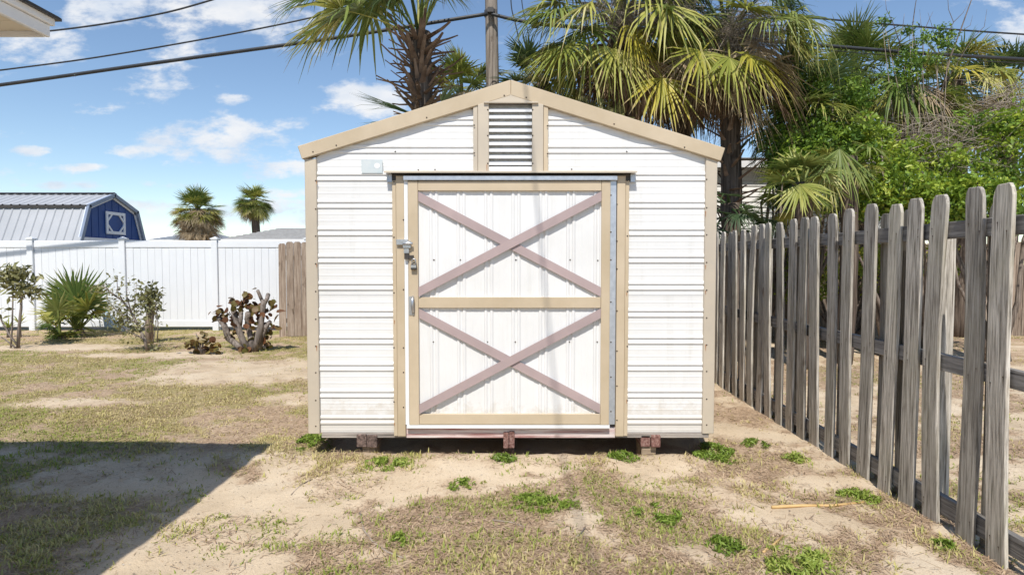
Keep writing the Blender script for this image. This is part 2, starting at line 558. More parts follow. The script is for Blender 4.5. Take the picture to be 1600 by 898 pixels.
# ------------------------------------------------------------------ ground
def vnoise(x, y, s, seed):
    x = np.asarray(x) * s + seed * 17.13
    y = np.asarray(y) * s + seed * 5.71
    xi, yi = np.floor(x), np.floor(y)
    xf, yf = x - xi, y - yi
    xf, yf = xf * xf * (3 - 2 * xf), yf * yf * (3 - 2 * yf)

    def h(a, b):
        t = np.sin(a * 127.1 + b * 311.7 + seed * 13.7) * 43758.5453
        return t - np.floor(t)
    return (h(xi, yi) * (1 - xf) + h(xi + 1, yi) * xf) * (1 - yf) + (h(xi, yi + 1) * (1 - xf) + h(xi + 1, yi + 1) * xf) * yf


def fbm(x, y, s, seed, o=4):
    t, a, n = 0, 0.5, 0
    for i in range(o):
        t = t + a * vnoise(x, y, s * 2 ** i, seed + i * 3)
        n += a
        a *= 0.55
    return t / n


def sst(a, b, x):
    t = np.clip((x - a) / (b - a), 0, 1)
    return t * t * (3 - 2 * t)


def ell(X, Y, c, rx, ry):
    return np.clip(1 - ((X - c[0]) / rx) ** 2 - ((Y - c[1]) / ry) ** 2, 0, 1)


SHED_Y = 4.36
WEEDS = ((850, 784, 90, 26, 'wide bright green weed patch in the middle of the sandy foreground'), (1020, 802, 66, 42, 'bright green weed patch right of the dark litter strip'),
             (1238, 884, 112, 46, 'largest bright green weed patch at the bottom right'), (1112, 706, 60, 26, 'green weeds by the right front corner of the shed'),
             (787, 719, 32, 14, 'small green weed just in front of the red middle skid'), (722, 760, 34, 15, 'small green weed tuft left of the wide middle patch'),
             (626, 844, 26, 17, 'tiny lone green weed low on the left of the foreground'), (1135, 856, 50, 26, 'green weed patch left of the largest bottom right patch'),
             (1342, 776, 50, 18, 'green weeds beside the dry cane by the fence'), (1178, 693, 34, 12, 'small green weeds between shed corner and fence'),
             (1242, 716, 30, 14, 'small green weed nearest the foot of the fence'), (605, 726, 60, 16, 'green weeds below the left timber block'),
             (488, 691, 44, 20, 'green weeds at the left front corner of the shed'), (972, 715, 44, 12, 'green weeds in front of the shed left of the right block'),
             (1475, 857, 24, 18, 'small leafy weed close to the fence at the bottom right'))
FENCE_X = lambda Y: 2.20 + 0.0247 * Y


def height(X, Y):
    near = np.exp(-((X / 14.0) ** 4) - ((Y - 6) / 12.0) ** 4)
    h = (fbm(X, Y, 1.1, 3, 4) - 0.5) * 0.05 + (fbm(X, Y, 7, 9, 3) - 0.5) * 0.036
    pit = sst(4.325, 4.40, Y + 0.06 * (fbm(X, Y, 3.0, 5, 3) - 0.5)) * sst(1.5, 1.42, np.abs(X)) * sst(8.2, 8.0, Y)
    return h * near * (1 - 0.5 * pit) - 0.075 * pit


def masks(X, Y):
    lawn = sst(-0.75, -1.75, X) * sst(4.1, 4.6, Y)
    lawn = np.maximum(lawn, 0.85 * sst(-1.75, -2.3, X) * sst(4.5, 4.0, Y))
    yard = (X > FENCE_X(Y)) * 0.35
    n1 = fbm(X, Y, 1.3, 21, 5)
    n2 = fbm(X, Y, 0.55, 33, 4)
    bare = np.maximum.reduce([
        1.3 * ell(X, Y, (-2.55, 3.85), 0.75, 0.42), 1.25 * ell(X, Y, (-3.4, 7.7), 1.5, 1.15), 1.0 * ell(X, Y, (-5.4, 9.0), 1.6, 0.4),
        0.9 * ell(X, Y, (-2.2, 6.1), 0.6, 0.3), 0.8 * ell(X, Y, (-4.3, 5.9), 0.9, 0.28), 1.0 * ell(X, Y, (-7.6, 9.9), 1.6, 0.5)])
    n3 = fbm(X, Y, 2.4, 44, 5)
    n4 = fbm(X, Y, 6.5, 71, 4)
    nn = n1 * 0.35 + n3 * 0.4 + n4 * 0.25
    bias = 0.0 + 0.055 * np.maximum(ell(X, Y, (0.0, 3.35), 1.0, 0.45), ell(X, Y, (0.15, 2.6), 1.2, 0.45)) + 0.015 * sst(0.7, 1.2, X) * sst(4.4, 3.9, Y) \
        + 0.07 * (X > 1.62) * (Y > 4.2) - 0.045 * ell(X, Y, (-0.2, 4.1), 1.3, 0.3) - 0.04 * ell(X, Y, (-1.3, 3.3), 0.8, 0.6)
    strip = np.exp(-((X - (0.56 + 0.09 * (4.2 - Y))) / 0.13) ** 2) * (Y < 4.3)
    lit = sst(0.485, 0.62, nn + bias + 0.075 * strip)
    tufts = np.maximum.reduce([ell(X, Y, c, rx, ry) * w for c, rx, ry, w in (
        ((-1.15, 4.25), 0.75, 0.30, 1.0), ((-1.08, 3.85), 0.35, 0.42, .9), ((-1.62, 3.12), 0.5, 0.16, 1.0), ((-0.45, 4.28), 0.5, 0.12, .8), ((0.05, 3.42), 0.55, 0.22, .9),
        ((0.1, 2.92), 0.5, 0.14, .5), ((-0.25, 2.72), 0.4, 0.12, .5), ((0.22, 2.62), 0.45, 0.14, .55), ((0.62, 3.75), 0.22, 0.5, .8), ((0.95, 3.05), 0.6, 0.25, .7), ((1.25, 3.6), 0.5, 0.3, .6),
        ((0.3, 4.15), 0.5, 0.14, .6), ((1.0, 2.6), 0.6, 0.12, .6), ((-1.25, 2.95), 0.5, 0.1, .6), ((-0.75, 2.6), 0.4, 0.14, .4))])
    for w_ in WEEDS:
        c_ = gnd(w_[0], w_[1])
        tufts = np.maximum(tufts, 0.8 * ell(X, Y, c_, 0.9 * w_[2] * c_.y / F + 0.06, 0.9 * w_[3] * c_.y ** 2 / (F * CAMZ) + 0.05))
    gm = n1 * 0.28 + n3 * 0.37 + n4 * 0.35
    lawn0 = lawn * (1 - np.clip(bare * 1.4, 0, 1))
    lawn = np.maximum(lawn0, np.sqrt(tufts) * 0.72)
    green = np.maximum(np.maximum(lawn0 * sst(0.42, 0.55, gm + 0.02), np.sqrt(tufts) * 0.62 * sst(0.47, 0.60, gm + 0.02)), yard * sst(0.52, 0.66, n1))
    litter = np.clip(lit * (1 - 0.6 * np.clip(bare, 0, 1)) + lawn * 0.8 * sst(0.60, 0.42, gm), 0, 1)
    return np.clip(green, 0, 1), litter


def build_ground():
    def axis(lo, hi, step, far):
        core = np.arange(lo, hi, step)
        g = step * np.cumsum(1.22 ** np.arange(1, 60))
        g = g[g < far]
        return np.concatenate([lo - g[::-1], core, hi - step + g])
    xs = axis(-10.5, 5.5, 0.04, 500)
    ys = axis(1.0, 12.6, 0.04, 900)
    X, Y = np.meshgrid(xs, ys)
    Z = height(X, Y)
    V = np.stack([X.ravel(), Y.ravel(), Z.ravel()], 1)
    nx, ny = len(xs), len(ys)
    i = np.arange(nx * ny).reshape(ny, nx)
    Fc = np.stack([i[:-1, :-1].ravel(), i[:-1, 1:].ravel(), i[1:, 1:].ravel(), i[1:, :-1].ravel()], 1)
    g, l = masks(X, Y)
    m, nt, b = new_mat('sandy_soil')
    n0 = noise(nt, 1.7, 6, 0.6, jitter=False)
    r0 = ramp(nt, [(0.3, (0.49, 0.385, 0.265)), (0.5, (0.60, 0.48, 0.34)), (0.72, (0.67, 0.56, 0.42))])
    nt.links.new(n0.outputs[0], r0.inputs[0])
    n1 = noise(nt, 160, 4, 0.7, jitter=False)
    r1 = ramp(nt, [(0.3, (0.70, 0.68, 0.66)), (0.55, (1, 1, 1)), (0.8, (1.0, 1.0, 1.0))])
    nt.links.new(n1.outputs[0], r1.inputs[0])
    col = mixc(nt, 0.8, r0.outputs[0], r1.outputs[0], 'MULTIPLY')
    ns = noise(nt, 45, 3, 0.6, jitter=False)
    rs = ramp(nt, [(0.63, (0, 0, 0)), (0.68, (0.7, 0.7, 0.7))])
    nt.links.new(ns.outputs[0], rs.inputs[0])
    col = mixc(nt, rs.outputs[0], col, (0.26, 0.19, 0.135))
    n2 = noise(nt, 22, 8, 0.75, jitter=False)
    for an, ca, cb, k in (('litter', (0.27, 0.175, 0.11), (0.52, 0.38, 0.265), 0.78), ('green', (0.17, 0.16, 0.05), (0.38, 0.31, 0.13), 0.75)):
        a = nt.nodes.new('ShaderNodeAttribute'); a.attribute_name = an
        ad = nt.nodes.new('ShaderNodeMath'); ad.operation = 'ADD'
        nt.links.new(a.outputs['Fac'], ad.inputs[0]); nt.links.new(n2.outputs[0], ad.inputs[1])
        rr = ramp(nt, [(0.40, (0, 0, 0)), (0.74, (k, k, k))])
        sc_ = nt.nodes.new('ShaderNodeMath'); sc_.operation = 'MULTIPLY'; sc_.inputs[1].default_value = 0.55
        nt.links.new(ad.outputs[0], sc_.inputs[0]); nt.links.new(sc_.outputs[0], rr.inputs[0])
        n3 = noise(nt, 75, 5, 0.7, jitter=False)
        rc = ramp(nt, [(0.35, ca), (0.65, cb)])
        nt.links.new(n3.outputs[0], rc.inputs[0])
        col = mixc(nt, rr.outputs[0], col, rc.outputs[0])
    nt.links.new(col, b.inputs['Base Color'])
    b.inputs['Roughness'].default_value = 0.95
    b.inputs['Specular IOR Level'].default_value = 0.1
    nb = noise(nt, 60, 6, 0.7, jitter=False)
    bump(nt, b, nb.outputs[0], 0.7, 0.012)
    me = np_mesh('ground', V, [Fc], m, {'green': g.ravel(), 'litter': l.ravel()}, smooth=True)
    o = bpy.data.objects.new('ground', me)
    COL.objects.link(o)
    o['kind'] = 'structure'


build_ground()


# ------------------------------------------------------------------ the shed
def prof(z):
    """siding relief: pairs of ribs every 0.1985 m, z measured from the lower rib's underside"""
    h = 0.0080
    out = []
    for k in range(-1, 16):
        for d in (0.0, 0.0412):
            b = z + k * 0.1985 + d
            out += [(b, 0), (b + 0.005, h), (b + 0.017, h), (b + 0.029, 0)]
        m = z + k * 0.1985 + 0.0412
        for e in (0.062, 0.110):
            out += [(m + e, 0), (m + e + 0.004, 0.0009), (m + e + 0.010, 0.0009), (m + e + 0.016, 0)]
    return sorted(out)


RIB0 = 0.2085


def siding(x_lo, x_hi, z0, z1, y, left_at=None, right_at=None, thick=0.002):
    """ribbed sheet, ribs along x; optional functions of z that bound it along a sloping edge"""
    P = [(z, h) for z, h in prof(RIB0) if z0 < z < z1]
    hh = lambda zz: float(np.interp(zz, [a for a, _ in prof(RIB0)], [b for _, b in prof(RIB0)]))
    P = [(z0, hh(z0))] + P + [(z1, hh(z1))]
    vs, fs = [], []
    row = 0
    for z, h in P:
        a = x_lo if left_at is None else max(x_lo, left_at(z))
        b = x_hi if right_at is None else min(x_hi, right_at(z))
        if b - a < 0.004:
            break
        dz = 0.0
        vs += [(a, y - h, z + dz), (b, y - h, z + dz)]
        if row:
            n = (row - 1) * 2
            fs.append((n, n + 1, n + 3, n + 2))
        row += 1
    return MB().add(vs, fs)


def vsiding(x0, x1, z0, z1, y, phase):
    P = [(x, h) for x, h in prof(phase) if x0 < x < x1]
    P = [(x0, 0)] + P + [(x1, 0)]
    vs, fs = [], []
    for i, (x, h) in enumerate(P):
        vs += [(x, y - h, z0), (x, y - h, z1)]
        if i:
            n = (i - 1) * 2
            fs.append((n, n + 2, n + 3, n + 1))
    return MB().add(vs, fs)


def build_shed():
    Y0 = SHED_Y
    def X(px, py=440): return at(px, py, Y0).x
    def Z(py): return at(800, py, Y0).z
    DEP = 3.6
    YB = Y0 + DEP
    shed = thing('garden_shed', 'white ribbed metal shed with tan trim and a crossbraced double panel door', 'shed', (0, Y0, 0))
    zb = Z(675)
    xl, xr = X(480), X(1117)
    xi_l, xi_r = X(498), X(1099)
    x_dl, x_dr = X(615), X(981)
    apex = (X(798), Z(124))
    sl = (Z(124) - Z(229)) / (X(798) - X(464, 230))          # roof slope
    low = lambda x: apex[1] - 0.120 - sl * abs(x - apex[0])     # lower edge of the rake board
    z_hdr = Z(270)
    zl = lambda z: apex[0] - (apex[1] - 0.110 - z) / sl
    zr = lambda z: apex[0] + (apex[1] - 0.110 - z) / sl
    vl, vr = X(741), X(855)
    # front sheets
    seam = Z(460)
    for (a, b) in ((xi_l - 0.01, x_dl + 0.01), (x_dr - 0.01, xi_r + 0.01)):
        part('siding_sheet', siding(a, b, zb, seam, Y0), M['white_metal'], shed)
        part('siding_sheet', siding(a, b, seam - 0.003, z_hdr, Y0 - 0.003), M['white_metal'], shed)
    part('siding_sheet', siding(xi_l - 0.01, vl + 0.01, z_hdr, apex[1], Y0 - 0.0015, left_at=zl), M['white_metal'], shed)
    part('siding_sheet', siding(vr - 0.01, xi_r + 0.01, z_hdr, apex[1], Y0 - 0.0015, right_at=zr), M['white_metal'], shed)
    # backing, side and rear walls
    w = MB()
    w.prism_y([(xl + 0.05, zb + 0.02), (xr - 0.05, zb + 0.02), (xr - 0.05, low(xr)), (apex[0], low(apex[0])), (xl + 0.05, low(xl))], Y0 + 0.02, Y0 + 0.06)
    part('front_framing', w, M['grey_beam'], shed)
    for s, xx in ((-1, xl), (1, xr)):
        P = [(z, h) for z, h in prof(RIB0) if zb < z < low(xl) + 0.04]
        vs, fs = [], []
        for i, (z, h) in enumerate(P):
            vs += [(xx + s * (h - 0.004), Y0 + 0.03, z), (xx + s * (h - 0.004), YB, z)]
            if i:
                n = (i - 1) * 2
                fs.append((n, n + 1, n + 3, n + 2))
        part('side_wall', MB().add(vs, fs), M['white_metal'], shed)
    w = MB().prism_y([(xl + 0.01, zb), (xr - 0.01, zb), (xr - 0.01, low(xr)), (apex[0], low(apex[0])), (xl + 0.01, low(xl))], YB - 0.03, YB)
    part('rear_wall', w, M['white_metal'], shed)
    # roof panels
    for s in (-1, 1):
        r = MB()
        xe = X(473) if s < 0 else X(1125)
        n = 9
        ts = [0.0, 0.96, 0.97, 0.99, 1.0]
        ye = [Y0 + 0.0, YB + 0.06]
        rows = []
        y = Y0 - 0.015
        vs, fs = [], []
        cols = []
        while y < YB + 0.05:
            for dy, hh in ((0, 0), (0.012, 0.014), (0.03, 0.014), (0.042, 0), (0.2, 0)):
                cols.append((y + dy, hh))
            y += 0.23
        for yy, hh in cols:
            vs += [(apex[0], yy, apex[1] - 0.034 + hh), (xe, yy, apex[1] - 0.034 - sl * abs(xe - apex[0]) + hh)]
        for i in range(len(cols) - 1):
            fs.append((2 * i, 2 * i + 1, 2 * i + 3, 2 * i + 2))
        r.add(vs, fs)
        part('roof_panel', r, M['white_metal'], shed)
    # rake boards (perpendicular end cuts)
    for s in (-1, 1):
        if s < 0:
            e_top, e_low = at(464, 228, Y0 - 0.05), at(471, 248.5, Y0 - 0.05)
        else:
            e_top, e_low = at(1134, 231, Y0 - 0.05), at(1127, 251.5, Y0 - 0.05)
        a_top, a_low = at(798, 124, Y0 - 0.05), at(798, 148.5, Y0 - 0.05)
        poly = [(e_low.x, e_low.z), (a_low.x, a_low.z), (a_top.x, a_top.z), (e_top.x, e_top.z)]
        if s > 0:
            poly = [(a_low.x + 0.0008, a_low.z), (e_low.x, e_low.z), (e_top.x, e_top.z), (a_top.x + 0.0008, a_top.z)]
        part('rake_board', MB().prism_y(poly, Y0 - 0.042, Y0 + 0.03), M['tan'], shed, bev=0.004)
    # corner trims
    for a, b, sx in ((480, 498, 0), (1099, 1117, 1)):
        top = low(X(a)) + 0.01
        c = MB().box(X(a), X(b), Y0 - 0.024, Y0 + 0.02, zb - 0.005, top)
        xs = (X(a), X(a) + 0.02) if not sx else (X(b) - 0.02, X(b))
        part('corner_trim', c, M['tan_grey'], shed, bev=0.004)
        c2 = MB().box(xs[0] + (0.001 if not sx else -0.001), xs[1] + (0.001 if not sx else -0.001), Y0 + 0.021, Y0 + 0.09, zb - 0.004, top)
        part('corner_trim', c2, M['tan_grey'], shed)
    # gable vent
    vent = part('gable_vent', MB().box(X(763), X(832), Y0 + 0.005, Y0 + 0.015, Z(269), Z(160)), M['mesh_screen'], shed)
    base = vent
    for k in range(9):
        zc = Z(173.6 + 10.32 * k)
        sl_ = MB().hexa([(X(764.5), Y0 - 0.030, zc - 0.012), (X(830.5), Y0 - 0.030, zc - 0.012), (X(830.5), Y0 - 0.001, zc + 0.0185), (X(764.5), Y0 - 0.001, zc + 0.0185)],
                        [(X(764.5), Y0 - 0.028, zc - 0.009), (X(830.5), Y0 - 0.028, zc - 0.009), (X(830.5), Y0 + 0.001, zc + 0.0215), (X(764.5), Y0 + 0.001, zc + 0.0215)])
        sl_.box(X(764.5), X(830.5), Y0 - 0.0315, Y0 - 0.0290, zc - 0.014, zc + 0.008)
        part('slat', sl_, M['white_trim'], base)
    part('vent_sill', MB().box(X(764), X(831), Y0 - 0.03, Y0 + 0.004, Z(269), Z(261.5)), M['white_trim'], base, bev=0.002)
    for a, b, ma, pr in ((740.5, 747.3, 'tan_grey', 0.034), (747.8, 764.5, 'tan_grey', 0.044), (830.8, 848.0, 'tan_grey', 0.044), (848.5, 855.5, 'tan', 0.034)):
        part('vent_board', MB().prism_y([(X(a), Z(269.5)), (X(b), Z(269.5)), (X(b), low(X(b)) + 0.0), (X(a), low(X(a)) + 0.0)], Y0 - pr, Y0 + 0.002), M[ma], base, bev=0.002)
    part('vent_cap', MB().prism_y([(X(758), Z(163)), (X(839), Z(163)), (X(839), low(X(839)) - 0.002), (X(798), low(X(798)) + 0.004), (X(758), low(X(758)) - 0.002)], Y0 - 0.040, Y0 + 0.003), M['tan_grey'], base)
    part('vent_drip', MB().box(X(757), X(840), Y0 - 0.060, Y0 - 0.0405, Z(164.2), Z(162.3)), M['tan_grey'], base)
    # door opening: jambs, header
    for a, b, ma, pr, top in ((615.0, 620.8, 'tan', 0.030, 283), (621.3, 633.6, 'tan', 0.038, 276), (962.0, 974.8, 'tan', 0.038, 276), (975.3, 981.0, 'tan', 0.030, 283)):
        part('door_jamb', MB().box(X(a), X(b), Y0 - pr, Y0 + 0.01, Z(679), Z(top)), M[ma], shed, bev=0.002)
    part('header_backing', MB().box(X(613), X(984), Y0 - 0.012, Y0 + 0.012, Z(284), z_hdr), M['dark_metal'], shed)
    part('header_ledge', MB().prism_x([(Y0 - 0.086, Z(272.8)), (Y0 - 0.086, Z(270.6)), (Y0 - 0.002, Z(266.6)), (Y0 - 0.002, Z(269.5))], X(605), X(991)), M['tan_grey'], shed)
    for a, b in ((607.5, 614.5), (983, 990)):
        part('track_end', MB().box(X(a), X(b), Y0 - 0.026, Y0 - 0.004, Z(285), Z(273)), M['galv'], shed)
    part('door_track', MB().box(X(634), X(961), Y0 - 0.072, Y0 - 0.030, Z(283.6), Z(277)), M['galv'], shed, bev=0.002)
    # door
    yd = Y0 - 0.030
    door = part('door', MB().box(X(640), X(951), yd, yd + 0.02, Z(661), Z(285)), M['white_metal'], shed)
    part('door_sheet', vsiding(X(654), X(940), Z(466), Z(297), yd - 0.004, X(672)), M['white_metal'], door)
    part('door_sheet', vsiding(X(654), X(940), Z(645), Z(478), yd - 0.004, X(672)), M['white_metal'], door)
    fr = 0.028
    part('stile', MB().box(X(640.3), X(655.5), yd - fr, yd, Z(660), Z(284.5)), M['tan'], door, bev=0.002)
    part('stile', MB().box(X(937.5), X(951), yd - fr, yd, Z(660), Z(284.5)), M['tan'], door, bev=0.002)
    for a, b in ((284.5, 299.5), (463.5, 480.0), (643.5, 659.5)):
        part('rail', MB().box(X(655.9), X(937.1), yd - fr + 0.001, yd, Z(b), Z(a)), M['tan'], door, bev=0.002)
    part('door_edge', MB().box(X(634.2), X(639.8), yd - 0.020, yd + 0.018, Z(660), Z(283.9)), M['white_trim'], door)
    part('hinge_strip', MB().box(X(951.4), X(960.4), yd - 0.016, yd + 0.01, Z(660), Z(283.9)), M['galv'], door)
    part('threshold', MB().box(X(636), X(952), yd - 0.03, yd + 0.03, Z(665.2), Z(660.4)), M['white_trim'], shed)

    def strip(p, q, wv, y0, y1):
        (x0, z0), (x1, z1) = p, q
        return MB().prism_y([(x0, z0 - wv), (x1, z1 - wv), (x1, z1 + wv), (x0, z0 + wv)], y0, y1)
    for (t, b) in ((300.2, 463), (480.6, 643)):
        x0, x1 = X(656.2), X(936.8)
        hv = 0.034
        zt, zbm = Z(t) - hv - 0.002, Z(b) + hv + 0.002
        part('brace', strip((x0, zt), (x1, zbm), hv, yd - 0.026, yd - 0.015), M['mauve'], door)
        part('brace', strip((x0, zbm), (x1, zt), hv, yd - 0.038, yd - 0.0268), M['mauve'], door)
    # screws: small, joined
    sc = MB()

    def screw(px, py, y, r=0.0062):
        c = at(px, py, Y0)
        n = 6
        vs = [(c.x + r * math.cos(k * 1.0472), y, c.z + r * math.sin(k * 1.0472)) for k in range(n)]
        vs += [(c.x + 0.6 * r * math.cos(k * 1.0472), y - 0.004, c.z + 0.6 * r * math.sin(k * 1.0472)) for k in range(n)]
        sc.add(vs, [(5, 4, 3, 2, 1, 0)[::-1], tuple(range(6, 12))] + [(k, (k + 1) % 6, (k + 1) % 6 + 6, k + 6) for k in range(6)])
    rows = [283, 327, 369, 412, 455, 498, 540, 581, 624, 664]
    for i, py in enumerate(rows):
        screw(495.0, py, Y0 - 0.024); screw(1102.5, py - 2, Y0 - 0.024)
        if i % 2 == 0:
            screw(616.8, py + 2, Y0 - 0.03); screw(979, py, Y0 - 0.03)
    for py in (362, 400, 470, 560, 598, 652):
        screw(632.0, py - 18, Y0 - 0.038)
    for py in (306, 363, 406, 471, 533, 587, 640):
        screw(951.4 + 1.5, py, yd - 0.016); screw(962.6, py + 14, Y0 - 0.038)
    for x in (679, 720, 763, 806, 848, 890, 933):
        if x != 806 or True:
            screw(x, 406 if x < 930 else 407, yd - 0.006); screw(x - 1, 533, yd - 0.006)
    for x, y in ((492, 239), (528, 229), (668, 186), (788, 152), (1067, 232), (958, 196), (822, 155)):
        screw(x, y, Y0 - 0.042)
    for x, y in ((762.5, 174), (762.5, 214), (762.5, 257), (832, 174), (832, 214), (832, 257), (741.5, 198), (741.5, 241), (855, 199), (855, 242)):
        screw(x, y, Y0 - 0.044)
    for x, y in ((618, 237), (979, 237), (680, 265.5), (893, 265), (654, 266)):
        screw(x, y, Y0 - 0.011)
    part('screw_heads', sc, M['screw'], shed, kind='stuff')
    # rust runs below some screws
    ru = MB()
    for px, py, ln in ((1102.5, 330, 9), (1102.5, 414, 7), (495, 412, 6), (761, 258, 13), (616.8, 660, 5), (979, 457, 5), (495, 540, 8), (1102.5, 538, 10), (495, 283, 5), (1102.5, 454, 6), (616.8, 500, 6), (979, 624, 6)):
        c, d = at(px, py, Y0 - 0.0245), at(px, py + ln, Y0 - 0.0245)
        yy = Y0 - (0.0268 if px in (1102.5, 495) else 0.0462 if px == 761 else 0.0325)
        ru.add([(c.x - 0.003, yy, c.z), (d.x - 0.0012, yy, d.z), (d.x + 0.0012, yy, d.z), (c.x + 0.003, yy, c.z)], [(0, 1, 2, 3)])
    part('rust_runs', ru, M['rust'], shed, kind='stuff')
    # maker's plate, blank with age, with a faint oval emblem
    pl = part('plate', MB().box(X(567.5), X(600), Y0 - 0.0165, Y0 - 0.0135, Z(271), Z(250.5)), M['plaque'], shed)
    em = MB()
    c = at(590, 259.5, Y0)
    n = 14
    em.add([(c.x + 0.022 * math.cos(t * 6.283 / n), Y0 - 0.0175, c.z + 0.02 * math.sin(t * 6.283 / n)) for t in range(n)], [tuple(range(n))])
    part('emblem', em, M['white_trim'], pl)
    # latch, handle
    la = MB()
    p = at(640, 380, Y0)
    la.box(X(622), X(640), Y0 - 0.058, Y0 - 0.0385, Z(383), Z(374.5))
    la.box(X(633), X(645), yd - 0.052, yd - 0.0285, Z(388), Z(377))
    la.tube([(X(633), yd - 0.055, Z(381)), (X(648), yd - 0.055, Z(381))], 0.011, 10)
    la.box(X(634), X(642), yd - 0.045, yd - 0.021, Z(396), Z(388.2))
    latch = part('latch', la, M['steel'], door, bev=0.002)
    part('hasp', MB().box(X(635), X(641.5), yd - 0.047, yd - 0.021, Z(405), Z(396.2)), M['dark_metal'], latch)
    part('hasp', MB().box(X(640), X(649), yd - 0.040, yd - 0.0285, Z(404), Z(399)), M['dark_metal'], latch)
    ha = MB()
    ha.tube([at(645, 463, yd - 0.03), at(644.5, 468, yd - 0.052), at(644, 477, yd - 0.055), at(645, 486, yd - 0.045), at(645, 489, yd - 0.03)], [0.009, 0.011, 0.013, 0.011, 0.008], 8)
    ha.box(X(641), X(648.5), yd - 0.0325, yd - 0.0285, Z(491), Z(462))
    part('handle', ha, M['steel'], door)
    # sill beam, floor, skids
    part('sill_beam', MB().box(X(634), X(962), Y0 - 0.022, Y0 + 0.06, Z(682.5), Z(666)), M['red_beam'], shed, 'peeling red and bare timber sill beam', bev=0.003)
    for a, b in ((500, 633.5), (962.5, 1110)):
        part('sill_beam', MB().box(X(a), X(b), Y0 - 0.012, Y0 + 0.06, Z(683), Z(675.8)), M['grey_beam'], shed, bev=0.003)
    part('floor', MB().box(xl + 0.05, xr - 0.05, Y0 + 0.061, YB - 0.04, Z(676), Z(668)), M['grey_beam'], shed)
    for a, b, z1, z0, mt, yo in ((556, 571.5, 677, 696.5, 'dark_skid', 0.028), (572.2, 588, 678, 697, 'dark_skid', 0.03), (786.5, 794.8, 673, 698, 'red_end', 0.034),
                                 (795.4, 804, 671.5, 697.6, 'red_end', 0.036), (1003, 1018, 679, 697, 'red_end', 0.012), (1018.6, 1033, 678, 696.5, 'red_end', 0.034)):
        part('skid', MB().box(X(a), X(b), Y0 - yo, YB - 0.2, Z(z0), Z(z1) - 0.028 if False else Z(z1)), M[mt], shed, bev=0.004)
    return shed, X, Z


shed, SX, SZ = build_shed()
for px0, px1, lab in ((563, 583, 'short timber block under the left skid of the shed'), (1005, 1028, 'pale concrete block under the right skid of the shed')):
    solo('support_block', MB().box(SX(px0), SX(px1), SHED_Y + 0.004, SHED_Y + 0.2, -0.14, SZ(697.4)), M['block'], lab, 'block', (SX(px0), SHED_Y + 0.004, 0), bev=0.006)
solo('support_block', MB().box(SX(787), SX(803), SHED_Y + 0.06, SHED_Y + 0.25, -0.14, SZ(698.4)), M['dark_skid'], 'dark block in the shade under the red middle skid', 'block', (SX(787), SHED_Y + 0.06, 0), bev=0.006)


def build_padlock():
    yd = SHED_Y - 0.075
    t = thing('padlock', 'small brass and steel padlock hanging from the shed door latch', 'padlock', at(647, 412, yd))
    c = at(646.5, 417, yd)
    part('body', MB().box(c.x - 0.021, c.x + 0.021, yd - 0.011, yd + 0.011, c.z - 0.022, c.z + 0.020), M['dark_metal'], t, bev=0.005)
    part('face_plate', MB().box(c.x - 0.019, c.x + 0.019, yd - 0.0145, yd - 0.0115, c.z - 0.006, c.z + 0.014), M['steel'], t)
    pts = [(c.x - 0.013, yd, c.z + 0.018)] + [(c.x - 0.013 * math.cos(a), yd, c.z + 0.045 + 0.013 * math.sin(a)) for a in np.linspace(0, math.pi, 7)] + [(c.x + 0.013, yd, c.z + 0.018)]
    part('shackle', MB().tube(pts, 0.0045, 6), M['steel'], t)


build_padlock()


# ------------------------------------------------------------------ picket fence on the right
def picket_mesh(seed, h=1.77, w=0.124, t=0.019):
    r = random.Random(seed)
    rows = [0, 0.15, 0.3, 0.45, 0.6, 0.75, 0.9, 0.97, 0.988, 1.0]
    bend = r.uniform(-0.024, 0.024)
    lean = r.uniform(-0.006, 0.006)
    bow = r.uniform(-0.012, 0.012)
    vs, fs = [], []
    hw0 = w / 2 * r.uniform(0.94, 1.04)
    for i, k in enumerate(rows):
        z = k * h
        hw = hw0 * (1 if k < 0.965 else 0.97 if k < 0.98 else 0.84 if k < 0.995 else 0.58)
        hw *= 1 + r.uniform(-0.02, 0.02)
        c = bend * math.sin(k * math.pi) + lean * k
        b = bow * math.sin(k * math.pi)
        zz = z - (h * 0.045 if False else 0)
        for sx, sy in ((-1, -1), (1, -1), (1, 1), (-1, 1)):
            vs.append((sx * t / 2 + b, c + sy * hw, zz + r.uniform(-0.003, 0.003)))
    for i in range(len(rows) - 1):
        for k in range(4):
            a, b2 = i * 4 + k, i * 4 + (k + 1) % 4
            fs.append((a, b2, b2 + 4, a + 4))
    fs += [(3, 2, 1, 0), tuple(len(rows) * 4 - 4 + k for k in range(4))]
    mb = MB().add(vs, fs)
    nf = len(mb.f)
    for zc in (1.595, 1.555, 0.89, 0.85, 0.13, 0.10):
        k = zc / h
        yc = bend * math.sin(k * math.pi) + lean * k + r.choice((-1, 1)) * r.uniform(0.02, 0.045)
        xc = bow * math.sin(k * math.pi) - t / 2 - 0.0015
        q = 0.0042
        mb.add([(xc, yc + q * math.cos(a * 1.047), zc + q * math.sin(a * 1.047)) for a in range(6)], [(5, 4, 3, 2, 1, 0)])
        mb.add([(xc + 0.0006, yc - 0.002, zc), (xc + 0.0006, yc + 0.002, zc), (xc + 0.0006, yc + 0.001, zc - r.uniform(0.02, 0.06))], [(0, 2, 1)])
    me = mesh_from('picket', mb, M['picket'])
    me.materials.append(M['nail'])
    for p in me.polygons[nf:]:
        p.material_index = 1
    return me


